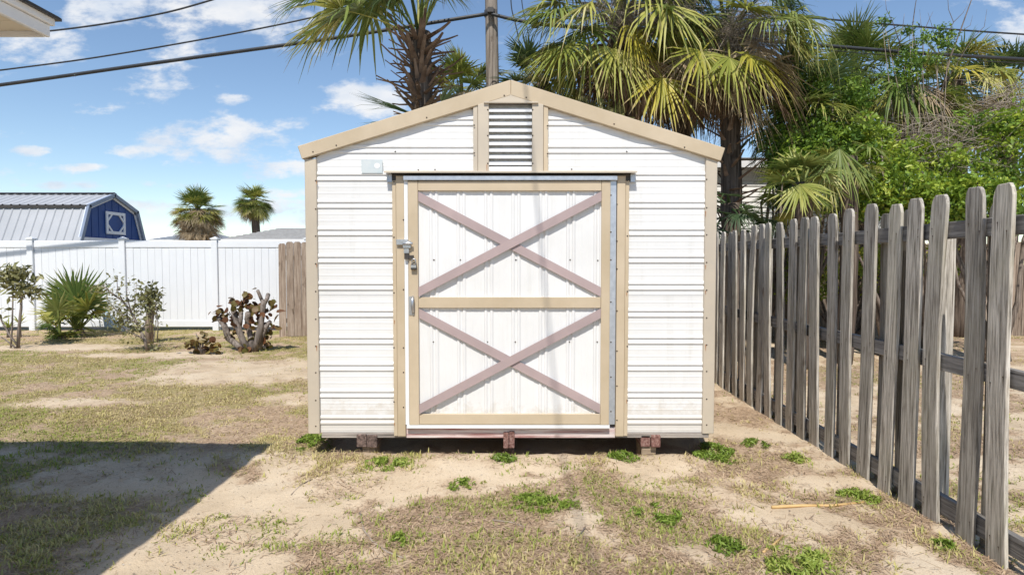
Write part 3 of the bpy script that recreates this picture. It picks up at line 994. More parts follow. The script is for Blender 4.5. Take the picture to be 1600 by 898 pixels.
def build_picket_fence():
    t = thing('picket_fence', 'weathered grey double sided wooden picket fence along the right of the yard', 'fence', (FENCE_X(2.75), 2.75, 0))
    base = t.location
    meshes = [picket_mesh(s) for s in range(12)]
    ang = -math.atan(0.0247)
    ys = []
    known = [2.728, 2.935, 3.185, 3.394, 3.608, 3.838, 4.068, 4.285]
    y = 2.5
    k = 0
    front = [2.31, 2.52 - 0.0] if False else []
    ys = known[:]
    while ys[-1] < 11.0:
        ys.append(ys[-1] + 0.2215 + rnd.uniform(-0.012, 0.012))
    tilts = {0: 0.0, 1: 0.004, 2: 0.006, 3: 0.012, 4: 0.018, 5: 0.014, 6: 0.010}
    for i, y in enumerate(ys):
        o = bpy.data.objects.new('picket', meshes[i % 12])
        COL.objects.link(o)
        o.parent = t
        g = float(height(FENCE_X(y), y))
        o.location = Vector((FENCE_X(y) + rnd.uniform(-0.004, 0.004), y, g - 0.012 + rnd.uniform(-0.015, 0.01))) - base
        o.rotation_euler = (tilts.get(i, rnd.uniform(-0.02, 0.02)), rnd.uniform(-0.01, 0.01), ang + rnd.uniform(-0.03, 0.03))
        o.scale = (1, 1, 1 + rnd.uniform(-0.008, 0.008))
        bevel(o, 0.003)
    skip = {1, 2, 5, 7, 10}
    for i, y in enumerate(ys):
        if i in skip:
            continue
        o = bpy.data.objects.new('picket', meshes[(i * 5 + 3) % 12])
        COL.objects.link(o)
        o.parent = t
        yy = y + 0.012 + 0.036 * y + rnd.uniform(-0.018, 0.018)
        o.location = Vector((FENCE_X(yy) + 0.062, yy, -0.015 + rnd.uniform(-0.02, 0.0))) - base
        o.rotation_euler = (rnd.uniform(-0.014, 0.014), rnd.uniform(-0.01, 0.01), ang)
        o.scale = (1, 0.92, 0.975 + rnd.uniform(-0.01, 0.01))
    for zc, hh in ((1.575, 0.088), (0.87, 0.088), (0.115, 0.1)):
        y0 = 1.9
        while y0 < 11.0:
            y1 = min(y0 + 2.44, 11.1)
            x0, x1 = FENCE_X(y0) + 0.013, FENCE_X(y1) + 0.013
            dz = rnd.uniform(-0.012, 0.012)
            mb = MB().hexa([(x0, y0, zc - hh / 2), (x0 + 0.036, y0, zc - hh / 2), (x1 + 0.036, y1 - 0.004, zc - hh / 2 + dz), (x1, y1 - 0.004, zc - hh / 2 + dz)],
                           [(x0, y0, zc + hh / 2), (x0 + 0.036, y0, zc + hh / 2), (x1 + 0.036, y1 - 0.004, zc + hh / 2 + dz), (x1, y1 - 0.004, zc + hh / 2 + dz)])
            part('rail', mb, M['rail'], t, bev=0.003, origin=(x0, y0, zc))
            y0 = y1
    for y in (3.32, 5.76, 8.2, 10.6):
        part('post', MB().box(FENCE_X(y) + 0.075, FENCE_X(y) + 0.16, y - 0.045, y + 0.045, -0.2, 1.62), M['picket'], t, bev=0.004, origin=(FENCE_X(y), y, 0))


build_picket_fence()


# ------------------------------------------------------------------ rear fences
def build_rear_fence():
    Yf = 11.35
    t = thing('board_fence', 'tall brown board fence closing the back of the yard behind the shed', 'fence', (0, Yf, 0))
    x = at(435.5, 450, Yf).x
    i = 0
    meshes = []
    for s in range(6):
        r = random.Random(s + 50)
        h = 1.80
        hw = 0.0675
        mb = MB()
        b = r.uniform(-0.006, 0.006)
        mb.add([(-hw, -0.009, 0), (hw, -0.009, 0), (hw, 0.009, 0), (-hw, 0.009, 0),
                (-hw + b, -0.009, h - 0.03), (hw + b, -0.009, h - 0.03), (hw + b, 0.009, h - 0.03), (-hw + b, 0.009, h - 0.03),
                (-hw + 0.03 + b, -0.009, h), (hw - 0.03 + b, -0.009, h), (hw - 0.03 + b, 0.009, h), (-hw + 0.03 + b, 0.009, h)],
               [(3, 2, 1, 0), (0, 1, 5, 4), (1, 2, 6, 5), (2, 3, 7, 6), (3, 0, 4, 7), (4, 5, 9, 8), (5, 6, 10, 9), (6, 7, 11, 10), (7, 4, 8, 11), (8, 9, 10, 11)])
        meshes.append(mesh_from('board', mb, M['backboard']))
    while x < 11.5:
        o = bpy.data.objects.new('board', meshes[i % 6])
        COL.objects.link(o)
        o.parent = t
        o.location = (x + 0.0675, rnd.uniform(-0.004, 0.004), rnd.uniform(-0.03, 0.02))
        o.rotation_euler = (0, rnd.uniform(-0.008, 0.008), 0)
        x += 0.1375 + rnd.choice((0.003, 0.005, 0.012))
        i += 1
    for z in (0.3, 1.5):
        part('rail', MB().box(-4.4, 11.5, Yf + 0.015, Yf + 0.055, z - 0.045, z + 0.045), M['rail'], t, origin=(-4.4, Yf, z))


build_rear_fence()


def build_vinyl_fence():
    Yf = 12.35
    t = thing('vinyl_fence', 'white vinyl privacy fence with square capped posts across the left of the yard', 'fence', (at(200, 513, Yf).x, Yf, 0))
    zt = at(200, 376, Yf).z
    zb = at(200, 512, Yf).z + 0.02
    posts = [at(x, 440, Yf).x for x in (-92, 51, 194, 337.5)]
    posts = [posts[0] - 2 * 1.9, posts[0] - 1.9] + posts + [posts[-1] + 1.92, posts[-1] + 3.84]
    hw = 0.062
    for p in posts:
        o = part('post', MB().box(p - hw, p + hw, Yf - hw, Yf + hw, -0.05, zt + 0.025), M['vinyl'], t, bev=0.006, origin=(p, Yf, 0))
        cap = MB().box(p - hw - 0.012, p + hw + 0.012, Yf - hw - 0.012, Yf + hw + 0.012, zt + 0.026, zt + 0.05)
        cap.add([(p - hw, Yf - hw, zt + 0.0505), (p + hw, Yf - hw, zt + 0.0505), (p + hw, Yf + hw, zt + 0.0505), (p - hw, Yf + hw, zt + 0.0505), (p, Yf, zt + 0.085)],
                [(0, 1, 4), (1, 2, 4), (2, 3, 4), (3, 0, 4)])
        part('cap', cap, M['vinyl'], o, origin=(p, Yf, zt))
    nb = 12
    for a, b in zip(posts[:-1], posts[1:]):
        x0, x1 = a + hw + 0.002, b - hw - 0.002
        part('rail', MB().box(x0, x1, Yf - 0.03, Yf + 0.03, zt - 0.145, zt), M['vinyl'], t, bev=0.01, origin=(x0, Yf, zt))
        part('rail', MB().box(x0, x1, Yf - 0.03, Yf + 0.03, zb, zb + 0.145), M['vinyl'], t, bev=0.01, origin=(x0, Yf, zb))
        w = (x1 - x0) / nb
        me = None
        for k in range(nb):
            if me is None:
                mb = MB().prism_y([(0.0014, zb + 0.146), (w - 0.0014, zb + 0.146), (w - 0.0014, zt - 0.146), (0.0014, zt - 0.146)], -0.016, 0.016)
                me = mesh_from('board', mb, M['vinyl'])
            o = bpy.data.objects.new('board', me)
            COL.objects.link(o)
            o.parent = t
            o.location = Vector((x0 + k * w, Yf + rnd.uniform(-0.002, 0.002), 0)) - t.location
            bevel(o, 0.0022)
        part('board_tongue', MB().box(x0, x1, Yf + 0.002, Yf + 0.008, zb + 0.146, zt - 0.146), M['vinyl'], t, origin=(x0, Yf, zb))


build_vinyl_fence()


# ------------------------------------------------------------------ house corner at upper left (casts the big shadow)
def build_house_corner():
    ex, ey = at(79, 59, 2.80).x, 2.80
    zb = at(79, 59, 2.80).z
    zt = at(85, 25, 2.80).z
    t = thing('house', 'corner of a house eave with white fascia at the top left', 'house', (ex - 3.5, ey - 3.5, 0))
    W, D = 9.0, 7.0
    # soffit boards
    nb = 5
    for i in range(nb):
        y1 = ey - 0.022 - i * 0.12
        part('soffit_board', MB().box(ex - W, ex - 0.022, y1 - 0.117, y1, zb + 0.022, zb + 0.032), M['soffit'], t, origin=(ex - W, y1, zb))
    for i in range(5):
        x1 = ex - 0.022 - i * 0.12
        part('soffit_board', MB().box(x1 - 0.117, x1, ey - D, ey - 0.022 - 0.601, zb + 0.022, zb + 0.032), M['soffit'], t, origin=(x1, ey - D, zb))
    part('fascia', MB().box(ex - 0.02, ex, ey - D, ey, zb, zt - 0.045), M['white_trim'], t, bev=0.003)
    part('fascia', MB().box(ex - W, ex - 0.0215, ey - 0.02, ey, zb, zt - 0.045), M['white_trim'], t, bev=0.003)
    part('drip_board', MB().box(ex - 0.006, ex + 0.014, ey - D, ey + 0.014, zt - 0.044, zt - 0.006), M['white_trim'], t, bev=0.003)
    part('drip_board', MB().box(ex - W, ex - 0.0065, ey - 0.006, ey + 0.014, zt - 0.044, zt - 0.006), M['white_trim'], t, bev=0.003)
    xm, ym, zr = ex - W / 2, ey - D / 2, zt + 1.1
    r = MB()
    o_ = 0.03
    A, B, C_, D_ = (ex + o_, ey + o_, zt), (ex - W - o_, ey + o_, zt), (ex - W - o_, ey - D - o_, zt), (ex + o_, ey - D - o_, zt)
    R1, R2 = (ex - 3.5, ym, zr), (ex - W + 3.5, ym, zr)
    r.add([A, B, C_, D_, R1, R2], [(0, 4, 5, 1), (1, 5, 2), (2, 5, 4, 3), (3, 4, 0), (0, 1, 2, 3)])
    part('roof', r, M['blue_shingle'], t)
    e = MB()
    for p, q in ((A, B), (D_, A)):
        pass
    e.box(ex - W, ex + o_, ey + 0.015, ey + o_ + 0.004, zt - 0.014, zt - 0.001).box(ex + 0.015, ex + o_ + 0.004, ey - D, ey + 0.0145, zt - 0.014, zt - 0.001)
    part('roof_edge', e, M['dark_metal'], t)
    part('wall', MB().box(ex - W + 0.6, ex - 0.62, ey - D + 0.6, ey - 0.62, 0, zb + 0.02), M['house_white'], t)


build_house_corner()


# ------------------------------------------------------------------ buildings beyond the fences
def build_barn():
    Xg = -11.58
    t = thing('barn_shed', 'navy blue gambrel barn with grey metal roof beyond the white fence', 'barn', (Xg - 3, 17.4, 0))
    y0, ym, y1 = 16.0, 17.4, 18.8
    za = CAMZ + (411 - 304) / F * ym
    zk = CAMZ + (411 - 321) / F * 16.35
    yk0, yk1 = 16.38, 18.42
    ze = CAMZ + (411 - 374) / F * 16.0
    Lx = 7.5
    X0 = Xg - Lx
    part('wall', MB().prism_x([(y0 + 0.08, 0), (y1 - 0.08, 0), (y1 - 0.08, ze), (yk1 - 0.02, zk - 0.05), (ym, za - 0.07), (yk0 + 0.02, zk - 0.05), (y0 + 0.08, ze)], X0 + 0.1, Xg - 0.06), M['barn_blue'], t)
    # vertical battens of the gable wall
    for k in range(9):
        y = y0 + 0.25 + k * 0.29
        top = np.interp(y, [y0, yk0, ym, yk1, y1], [ze, zk, za, zk, ze]) - 0.16
        part('batten', MB().box(Xg - 0.0595, Xg - 0.05, y - 0.012, y + 0.012, 0.1, top), M['barn_blue'], t, origin=(Xg, y, 0))
    # roof sheets with standing ribs
    def sheet(ya, za_, yb, zb_, lift):
        vs, fs = [], []
        cols = []
        x = X0
        while x < Xg - 0.05:
            for dx, h in ((0, 0), (0.02, lift), (0.045, lift), (0.065, 0)):
                cols.append((x + dx, h))
            x += 0.235
        cols.append((Xg + 0.03, 0))
        n = Vector((0, zb_ - za_, -(yb - ya))).normalized()
        if n.z < 0:
            n = -n
        for x, h in cols:
            vs += [(x, ya + n.y * h, za_ + n.z * h), (x, yb + n.y * h, zb_ + n.z * h)]
        for i in range(len(cols) - 1):
            fs.append((2 * i, 2 * i + 2, 2 * i + 3, 2 * i + 1))
        return MB().add(vs, fs)
    part('roof_sheet', sheet(y0 - 0.06, ze - 0.05, yk0, zk - 0.02, 0.024), M['barn_roof'], t)
    part('roof_sheet', sheet(yk0 - 0.09, zk + 0.005, ym, za, 0.024), M['barn_roof'], t)
    part('roof_sheet', sheet(yk1 + 0.09, zk + 0.005, ym, za, 0.024), M['barn_roof'], t)
    part('roof_sheet', sheet(y1 + 0.06, ze - 0.05, yk1, zk - 0.02, 0.024), M['barn_roof'], t)
    part('break_shadow_strip', MB().box(X0, Xg - 0.02, yk0 - 0.085, yk0 - 0.04, zk - 0.07, zk - 0.005), M['dark_metal'], t)  # dark strip standing in for the overhang's shadow line at the roof break
    part('ridge_cap', MB().prism_x([(ym - 0.12, za + 0.005), (ym, za + 0.05), (ym + 0.12, za + 0.005)], X0, Xg + 0.03), M['dark_metal'], t)
    pts = [(y0 - 0.05, ze - 0.05), (yk0 - 0.06, zk + 0.02), (ym, za + 0.02), (yk1 + 0.06, zk + 0.02), (y1 + 0.05, ze - 0.05)]
    for wd, xa, xb, ma in ((0.10, Xg - 0.02, Xg + 0.05, 'barn_trim'), (0.15, Xg - 0.045, Xg - 0.0205, 'barn_white')):
        for (ya, a), (yb, b) in zip(pts[:-1], pts[1:]):
            d = Vector((yb - ya, b - a)).normalized()
            nrm = Vector((d.y, -d.x))
            if nrm.y > 0 and abs(nrm.y) > 0.05:
                nrm = -nrm
            nrm = nrm if (Vector(((ya + yb) / 2 - ym, (a + b) / 2 - 2)).dot(nrm) < 0) else -nrm
            part('gable_trim', MB().prism_x([(ya, a), (yb, b), (yb + nrm.x * wd, b + nrm.y * wd), (ya + nrm.x * wd, a + nrm.y * wd)], xa, xb), M[ma], t)
    # gable window: frame with corner brackets
    zc0, zc1 = CAMZ + (411 - 366) / F * 17.35, CAMZ + (411 - 331) / F * 17.25
    cy = 17.5
    hw = (zc1 - zc0) / 2
    zc = (zc0 + zc1) / 2
    hwy = 0.42
    win = part('window', MB().box(Xg - 0.055, Xg - 0.045, cy - hwy, cy + hwy, zc - hw, zc + hw), M['barn_blue'], t)
    fr = MB()
    fw = 0.085
    fr.box(Xg - 0.044, Xg - 0.012, cy - hwy, cy + hwy, zc + hw - fw, zc + hw).box(Xg - 0.044, Xg - 0.012, cy - hwy, cy + hwy, zc - hw, zc - hw + fw)
    fr.box(Xg - 0.044, Xg - 0.012, cy - hwy, cy - hwy + fw, zc - hw + fw, zc + hw - fw).box(Xg - 0.044, Xg - 0.012, cy + hwy - fw, cy + hwy, zc - hw + fw, zc + hw - fw)
    part('frame', fr, M['barn_white'], win)
    iy, iz = hwy - fw, hw - fw
    for sy in (-1, 1):
        for sz in (-1, 1):
            a, b = 0.2, 0.13
            part('bracket', MB().prism_x([(cy + sy * iy, zc + sz * (iz - a)), (cy + sy * iy, zc + sz * (iz - b)), (cy + sy * (iy - b), zc + sz * iz), (cy + sy * (iy - a), zc + sz * iz)], Xg - 0.044, Xg - 0.014), M['barn_white'], win)
    part('gable_band', MB().box(Xg - 0.044, Xg - 0.01, y0 + 0.02, y1 - 0.02, ze - 0.10, ze + 0.07), M['barn_white'], t)
    part('door_panel', MB().box(Xg - 0.05, Xg - 0.02, 16.4, 17.4, 0, ze - 0.14), M['barn_blue'], t)


build_barn()


def hip_house(name, label, x0, x1, y0, y1, ze, zr, hip, roofm, wallm):
    t = thing(name, label, 'house', ((x0 + x1) / 2, (y0 + y1) / 2, 0))
    part('wall', MB().box(x0 + 0.35, x1 - 0.35, y0 + 0.35, y1 - 0.35, 0, ze), wallm, t)
    ym = (y0 + y1) / 2
    r = MB().add([(x0, y0, ze), (x1, y0, ze), (x1, y1, ze), (x0, y1, ze), (x0 + hip, ym, zr), (x1 - hip, ym, zr)],
                 [(0, 1, 5, 4), (1, 2, 5), (2, 3, 4, 5), (3, 0, 4), (3, 2, 1, 0)])
    part('roof', r, roofm, t)
    part('fascia', MB().box(x0, x1, y0 - 0.03, y0 - 0.002, ze - 0.18, ze - 0.004), M['white_trim'], t)
    for fx in (0.2, 0.5, 0.8):
        xc = x0 + (x1 - x0) * fx
        w = part('window', MB().box(xc - 0.5, xc + 0.5, y0 + 0.32, y0 + 0.348, 1.0, 2.0), M['blue_shingle'], t)
        part('frame', MB().box(xc - 0.56, xc + 0.56, y0 + 0.30, y0 + 0.345, 2.0, 2.07).box(xc - 0.56, xc + 0.56, y0 + 0.30, y0 + 0.345, 0.93, 1.0), M['white_trim'], w)
    # shingle courses
    n = 9
    for k in range(1, n):
        f = k / n
        z = ze + (zr - ze) * f
        yy = y0 + (ym - y0) * f
        xa, xb = x0 + hip * f, x1 - hip * f
        part('shingle_course', MB().hexa([(xa, yy - 0.02, z - 0.004), (xb, yy - 0.02, z - 0.004), (xb, yy + 0.3, z + 0.06), (xa, yy + 0.3, z + 0.06)],
                                         [(xa, yy - 0.02, z + 0.02), (xb, yy - 0.02, z + 0.02), (xb, yy + 0.3, z + 0.065), (xa, yy + 0.3, z + 0.065)]), roofm, t)


Yh = 26.0
hip_house('far_house', 'low house with a pale grey shingle roof behind the white fence beside the shed', at(345, 373, Yh).x, at(640, 373, Yh).x, Yh, Yh + 8,
          at(400, 373.5, Yh).z, at(400, 356.5, Yh + 4).z, 1.1, M['shingle'], M['house_white'])
hip_house('far_house', 'distant house with a slate blue hipped roof below the left round palm', at(230, 375, 34).x, at(332, 375, 34).x, 34, 40,
          at(280, 374.5, 34).z, at(280, 363, 37).z, 1.6, M['blue_shingle'], M['house_white'])
hip_house('far_house', 'small far white house seen just over the fence right of the barn', at(150, 374, 46).x, at(268, 374, 46).x, 46, 54,
          at(250, 372, 46).z, at(250, 366, 50).z, 2.0, M['house_white'], M['house_white'])


def build_white_house():
    Yw = 13.2
    x0, x1 = at(1085, 300, Yw).x, at(1420, 300, Yw).x
    ze = at(1180, 262, Yw).z
    t = thing('neighbour_house', 'white lap sided house half hidden by shrubs behind the picket fence', 'house', ((x0 + x1) / 2, Yw + 3, 0))
    part('wall', MB().box(x0 + 0.02, x1 - 0.02, Yw + 0.03, Yw + 6, 0, ze), M['house_white'], t)
    k = 0
    z = 0.2
    while z < ze - 0.12:
        part('lap_board', MB().hexa([(x0, Yw - 0.012, z), (x1, Yw - 0.012, z), (x1, Yw + 0.028, z), (x0, Yw + 0.028, z)],
                                    [(x0, Yw + 0.012, z + 0.115), (x1, Yw + 0.012, z + 0.115), (x1, Yw + 0.028, z + 0.115), (x0, Yw + 0.028, z + 0.115)]), M['house_white'], t, origin=(x0, Yw, z))
        z += 0.116
    part('soffit', MB().box(x0 - 0.3, x1 + 0.3, Yw - 0.22, Yw + 0.1, ze + 0.002, ze + 0.03), M['white_trim'], t)
    part('fascia', MB().box(x0 - 0.3, x1 + 0.3, Yw - 0.25, Yw - 0.222, ze - 0.03, ze + 0.16), M['white_trim'], t)
    part('roof', MB().prism_x([(Yw - 0.27, ze + 0.165), (Yw + 3, ze + 0.75), (Yw + 6.4, ze + 0.165)], x0 - 0.32, x1 + 0.32), M['shingle'], t)


build_white_house()


# ------------------------------------------------------------------ utility pole and cables
YP = 10.5


def build_pole():
    b = at(776, 440, YP)
    t = thing('utility_pole', 'weathered wooden utility pole rising behind the shed ridge', 'pole', (b.x, YP, 0))
    tp = at(767, 0, YP)
    pts = [(b.x + (tp.x - b.x) * k / 8 * 1.2, YP, 7.6 * k / 8) for k in range(9)]
    part('shaft', MB().tube(pts, [0.132 - 0.004 * k for k in range(9)], 16), M['pole'], t)
    for z in (at(767, 22, YP).z,):
        part('cable_clamp', MB().tube([(tp.x, YP, z - 0.05), (tp.x, YP, z + 0.05)], 0.116, 14), M['dark_metal'], t)
    part('cable_bracket', MB().box(tp.x - 0.05, tp.x + 0.05, YP - 0.24, YP - 0.13, at(767, 24, YP).z - 0.04, at(767, 24, YP).z + 0.04), M['dark_metal'], t)


build_pole()


def cable(label, pts, r, name='overhead_cable', n=8, group='cables strung past the utility pole', sub=10):
    P = [Vector(p) for p in pts]
    out = []
    for i in range(len(P) - 1):                           # Catmull-Rom through the given points
        p0, p1, p2, p3 = P[max(i - 1, 0)], P[i], P[i + 1], P[min(i + 2, len(P) - 1)]
        for k in range(sub):
            t = k / sub
            out.append(0.5 * ((2 * p1) + (p2 - p0) * t + (2 * p0 - 5 * p1 + 4 * p2 - p3) * t * t + (3 * p1 - p0 - 3 * p2 + p3) * t ** 3))
    out.append(P[-1])
    return solo(name, MB().tube(out, r, n), M['cable'], label, 'cable', tuple(P[0]), group)


cy_ = YP - 0.2
cable('thick black cable sagging from the pole to the far left', [at(-700, 215, cy_ + .2), at(-300, 172, cy_ + .2), at(0, 133, cy_ + .16), at(240, 99, cy_ + .12), at(520, 60, cy_ + .05), at(762, 22, cy_)], 0.032)
cable('thick black cable running from the pole off to the right, through the palms', [at(768, 22.5, cy_), at(840, 37, cy_), at(1000, 50, cy_), at(1230, 67, cy_), at(1420, 82, cy_), at(1600, 93, cy_), at(2100, 120, cy_)], 0.031)
cable('thin black cable above the thick one at left', [at(-500, 170, cy_ + 0.6), at(0, 110, cy_ + 0.6), at(200, 82, cy_ + 0.6), at(445, 37, cy_ + 0.6), at(620, -6, cy_ + 0.6), at(760, -46, cy_ + 0.6)], 0.015)
cable('thin cable crossing the sky beside the house eave', [at(-100, 62, 8), at(84, 48, 8), at(230, 26, 8), at(332, 0, 8), at(520, -60, 8)], 0.012)
cable('thin cable crossing the blue sky at upper right', [at(900, 4, 12), at(1100, 14, 12), at(1265, 28, 12), at(1420, 41, 12), at(1600, 54, 12), at(2000, 78, 12)], 0.018)
cable('slim wire just below the thick cable at right', [at(838, 40, cy_ + 0.1), at(1000, 54, cy_ + 0.1), at(1240, 74, cy_ + 0.1), at(1430, 90, cy_ + 0.1), at(1600, 99, cy_ + 0.1), at(2000, 117, cy_ + 0.1)], 0.008)
cable('loose drop wire right of the pole, left one of two', [at(797, -40, cy_ + 0.3), at(799, 10, cy_ + 0.3), at(805, 36, cy_ + 0.3), at(811, 66, cy_ + 0.3), at(812, 90, cy_ + 0.3)], 0.010)
cable('loose drop wire right of the pole, right one of two', [at(812, -40, cy_ + 0.2), at(816, 8, cy_ + 0.2), at(822, 36, cy_ + 0.2), at(828, 70, cy_ + 0.2), at(829, 95, cy_ + 0.2)], 0.008)
solo('splice_box', MB().box(at(830, 38, cy_).x, at(841, 38, cy_).x, cy_ - 0.06, cy_ + 0.06, at(835, 43, cy_).z, at(835, 31, cy_).z), M['cable'],
     'small black splice box on the cable right of the pole', 'splice box', tuple(at(836, 38, cy_)), bev=0.01)
# service drop from the pole top over the yard: its soft shadow falls down the shed front
T_ = Vector((-0.35, YP - 0.15, 6.9))
P1_ = at(857, 165, SHED_Y)
H_ = P1_ + Vector((0.215, 0, -3.7)) + TO_SUN * 9.5
cable('service drop wire passing high over the yard from the pole top', [T_, H_, H_ + (H_ - T_) * 0.6], 0.0085, sub=4)


# ------------------------------------------------------------------ palms and fan leaves
UP = np.array([0, 0, 1.0])


def unit(v):
    v = np.asarray(v, dtype=float)
    return v / (np.linalg.norm(v) + 1e-9)


def fan_leaf(P0, P1, D, R, nb=26, spread=2.1, g=0.6, r=RNG, wscale=1.0, pet_r=0.014):
    """one fan leaf in world space: petiole from P0 to P1, blades round the axis D, drooping by g"""
    P0, P1, D = np.asarray(P0, float), np.asarray(P1, float), unit(D)
    S = np.cross(D, UP)
    if np.linalg.norm(S) < 0.15:
        a = r.uniform(0, 6.28)
        S = np.array([math.cos(a), math.sin(a), 0])
        S = S - D * S.dot(D)
    S = unit(S)
    roll = r.uniform(-0.35, 0.35)
    N_ = unit(np.cross(S, D))
    S, N_ = S * math.cos(roll) + N_ * math.sin(roll), N_ * math.cos(roll) - S * math.sin(roll)
    phi = np.linspace(-spread, spread, nb) + r.normal(0, 0.05, nb)
    dphi = 2 * spread / nb
    ln = R * (0.70 + 0.30 * np.cos(phi * 0.8)) * r.uniform(0.78, 1.08, nb)
    rs = np.array([0.02, 0.30, 0.55, 0.80, 1.0])
    wf = np.array([0.10, 1.0, 0.82, 0.48, 0.04]) * 0.31 * R * dphi / 2 * wscale
    d = np.cos(phi)[:, None] * D + np.sin(phi)[:, None] * S + 0.12 * N_[None, :] * np.abs(np.sin(phi))[:, None]
    tw = -np.sin(phi)[:, None] * D + np.cos(phi)[:, None] * S
    gg = g * 0.62 * r.uniform(0.2, 1.6, nb)
    c = P1[None, None, :] + d[:, None, :] * (ln[:, None] * rs[None, :])[:, :, None]
    sag = (gg * ln)[:, None] * (0.55 * rs[None, :] ** 2 + 0.45 * rs[None, :] ** 3.5)
    kk = np.where(r.uniform(0, 1, nb) < 0.25 * g, r.uniform(0.2, 0.7, nb), 0)
    sag = sag + (kk * ln)[:, None] * np.clip(rs[None, :] - 0.5, 0, 1)
    shrink = 1 - np.clip(gg[:, None] * 0.28 * rs[None, :] ** 1.5, 0, 0.6)
    c = P1 + (c - P1) * shrink[:, :, None]
    c[:, :, 2] -= sag
    side = tw[:, None, :] * wf[None, :, None]
    fold = N_[None, None, :] * wf[None, :, None] * 0.55
    V = np.stack([c - side + fold * 0.5, c - fold * 0.5, c + side + fold * 0.5], 2)      # nb,5,3,3
    V = V.reshape(-1, 3)
    b = (np.arange(nb) * 15)[:, None, None]
    s_ = (np.arange(4) * 3)[None, :, None]
    k = np.arange(2)[None, None, :]
    i0 = b + s_ + k
    Fc = np.stack([i0, i0 + 1, i0 + 4, i0 + 3], -1).reshape(-1, 4)
    V = V + (r.normal(0, 0.012 * R, (nb, 5, 1, 3)) * rs[None, :, None, None] * np.ones((1, 1, 3, 1))).reshape(-1, 3)
    along = np.repeat(np.tile(rs, nb), 3)
    rn = np.repeat(np.clip(r.uniform(0, 1) * 0.35 + r.uniform(-0.05, 0.75, nb), 0, 1), 15)
    # petiole
    mid = (P0 + P1) / 2 + UP * 0.10 * np.linalg.norm(P1 - P0)
    ts = np.linspace(0, 1, 6)[:, None]
    pc = (1 - ts) ** 2 * P0 + 2 * ts * (1 - ts) * mid + ts ** 2 * P1
    ax = unit(P1 - P0)
    sx = unit(np.cross(ax, UP + 0.01))
    sy = np.cross(sx, ax)
    pr = np.linspace(pet_r * 1.7, pet_r * 0.8, 6)[:, None]
    ring = np.stack([pc + sx * pr * 1.3, pc + sy * pr * 0.7, pc - sx * pr * 1.3, pc - sy * pr * 0.5], 1).reshape(-1, 3)
    n0 = len(V)
    q = []
    for i in range(5):
        for j in range(4):
            a0 = n0 + i * 4 + j
            a1 = n0 + i * 4 + (j + 1) % 4
            q.append((a0, a1, a1 + 4, a0 + 4))
    V = np.concatenate([V, ring])
    Fc = np.concatenate([Fc, np.array(q)])
    along = np.concatenate([along, np.zeros(24)])
    rn = np.concatenate([rn, np.full(24, 0.6)])
    return V, Fc, along, rn


def add_leaf(parent, base, hub, D, R, mat, **kw):
    V, Fc, al, rn = fan_leaf(base, hub, D, R, **kw)
    off = wloc(parent)
    me = np_mesh('palm_leaf', V, [Fc], M[mat], {'along': al, 'rnd': rn}, off)
    return link_part('palm_leaf', me, parent)


def trunk_mb(p0, p1, r0, r1, wob=0.05, n=14, seg=10):
    p0, p1 = Vector(p0), Vector(p1)
    rr = random.Random(int(abs(p0.x) * 1000))
    pts, rad = [], []
    for i in range(seg + 1):
        k = i / seg
        p = p0.lerp(p1, k)
        p.x += wob * math.sin(k * 3.1)
        pts.append(p)
        rad.append((r0 + (r1 - r0) * k) * rr.uniform(0.93, 1.07))
    return MB().tube(pts, rad, n)


_stub = []


def stub_meshes():
    if not _stub:
        for s in range(4):
            r = random.Random(s)
            L = 0.34 + 0.1 * s
            w = 0.05
            mb = MB()
            pts = [(0, 0.0), (0.35 * L, 0.05), (0.7 * L, 0.10), (L, 0.12 + 0.02 * s)]
            vs = []
            for i, (u, h) in enumerate(pts):
                ww = w * (1 - 0.62 * i / 3)
                tt = 0.022 * (1 - 0.45 * i / 3)
                vs += [(u, -ww, h), (u, 0, h - tt), (u, ww, h), (u, 0, h + tt * 0.6)]
            fs = [(3, 2, 1, 0), (12, 13, 14, 15)]
            for i in range(3):
                for k in range(4):
                    fs.append((i * 4 + k, i * 4 + (k + 1) % 4, i * 4 + 4 + (k + 1) % 4, i * 4 + 4 + k))
            mb.add(vs, fs)
            _stub.append(mesh_from('leaf_stub', mb, M['boot']))
    return _stub


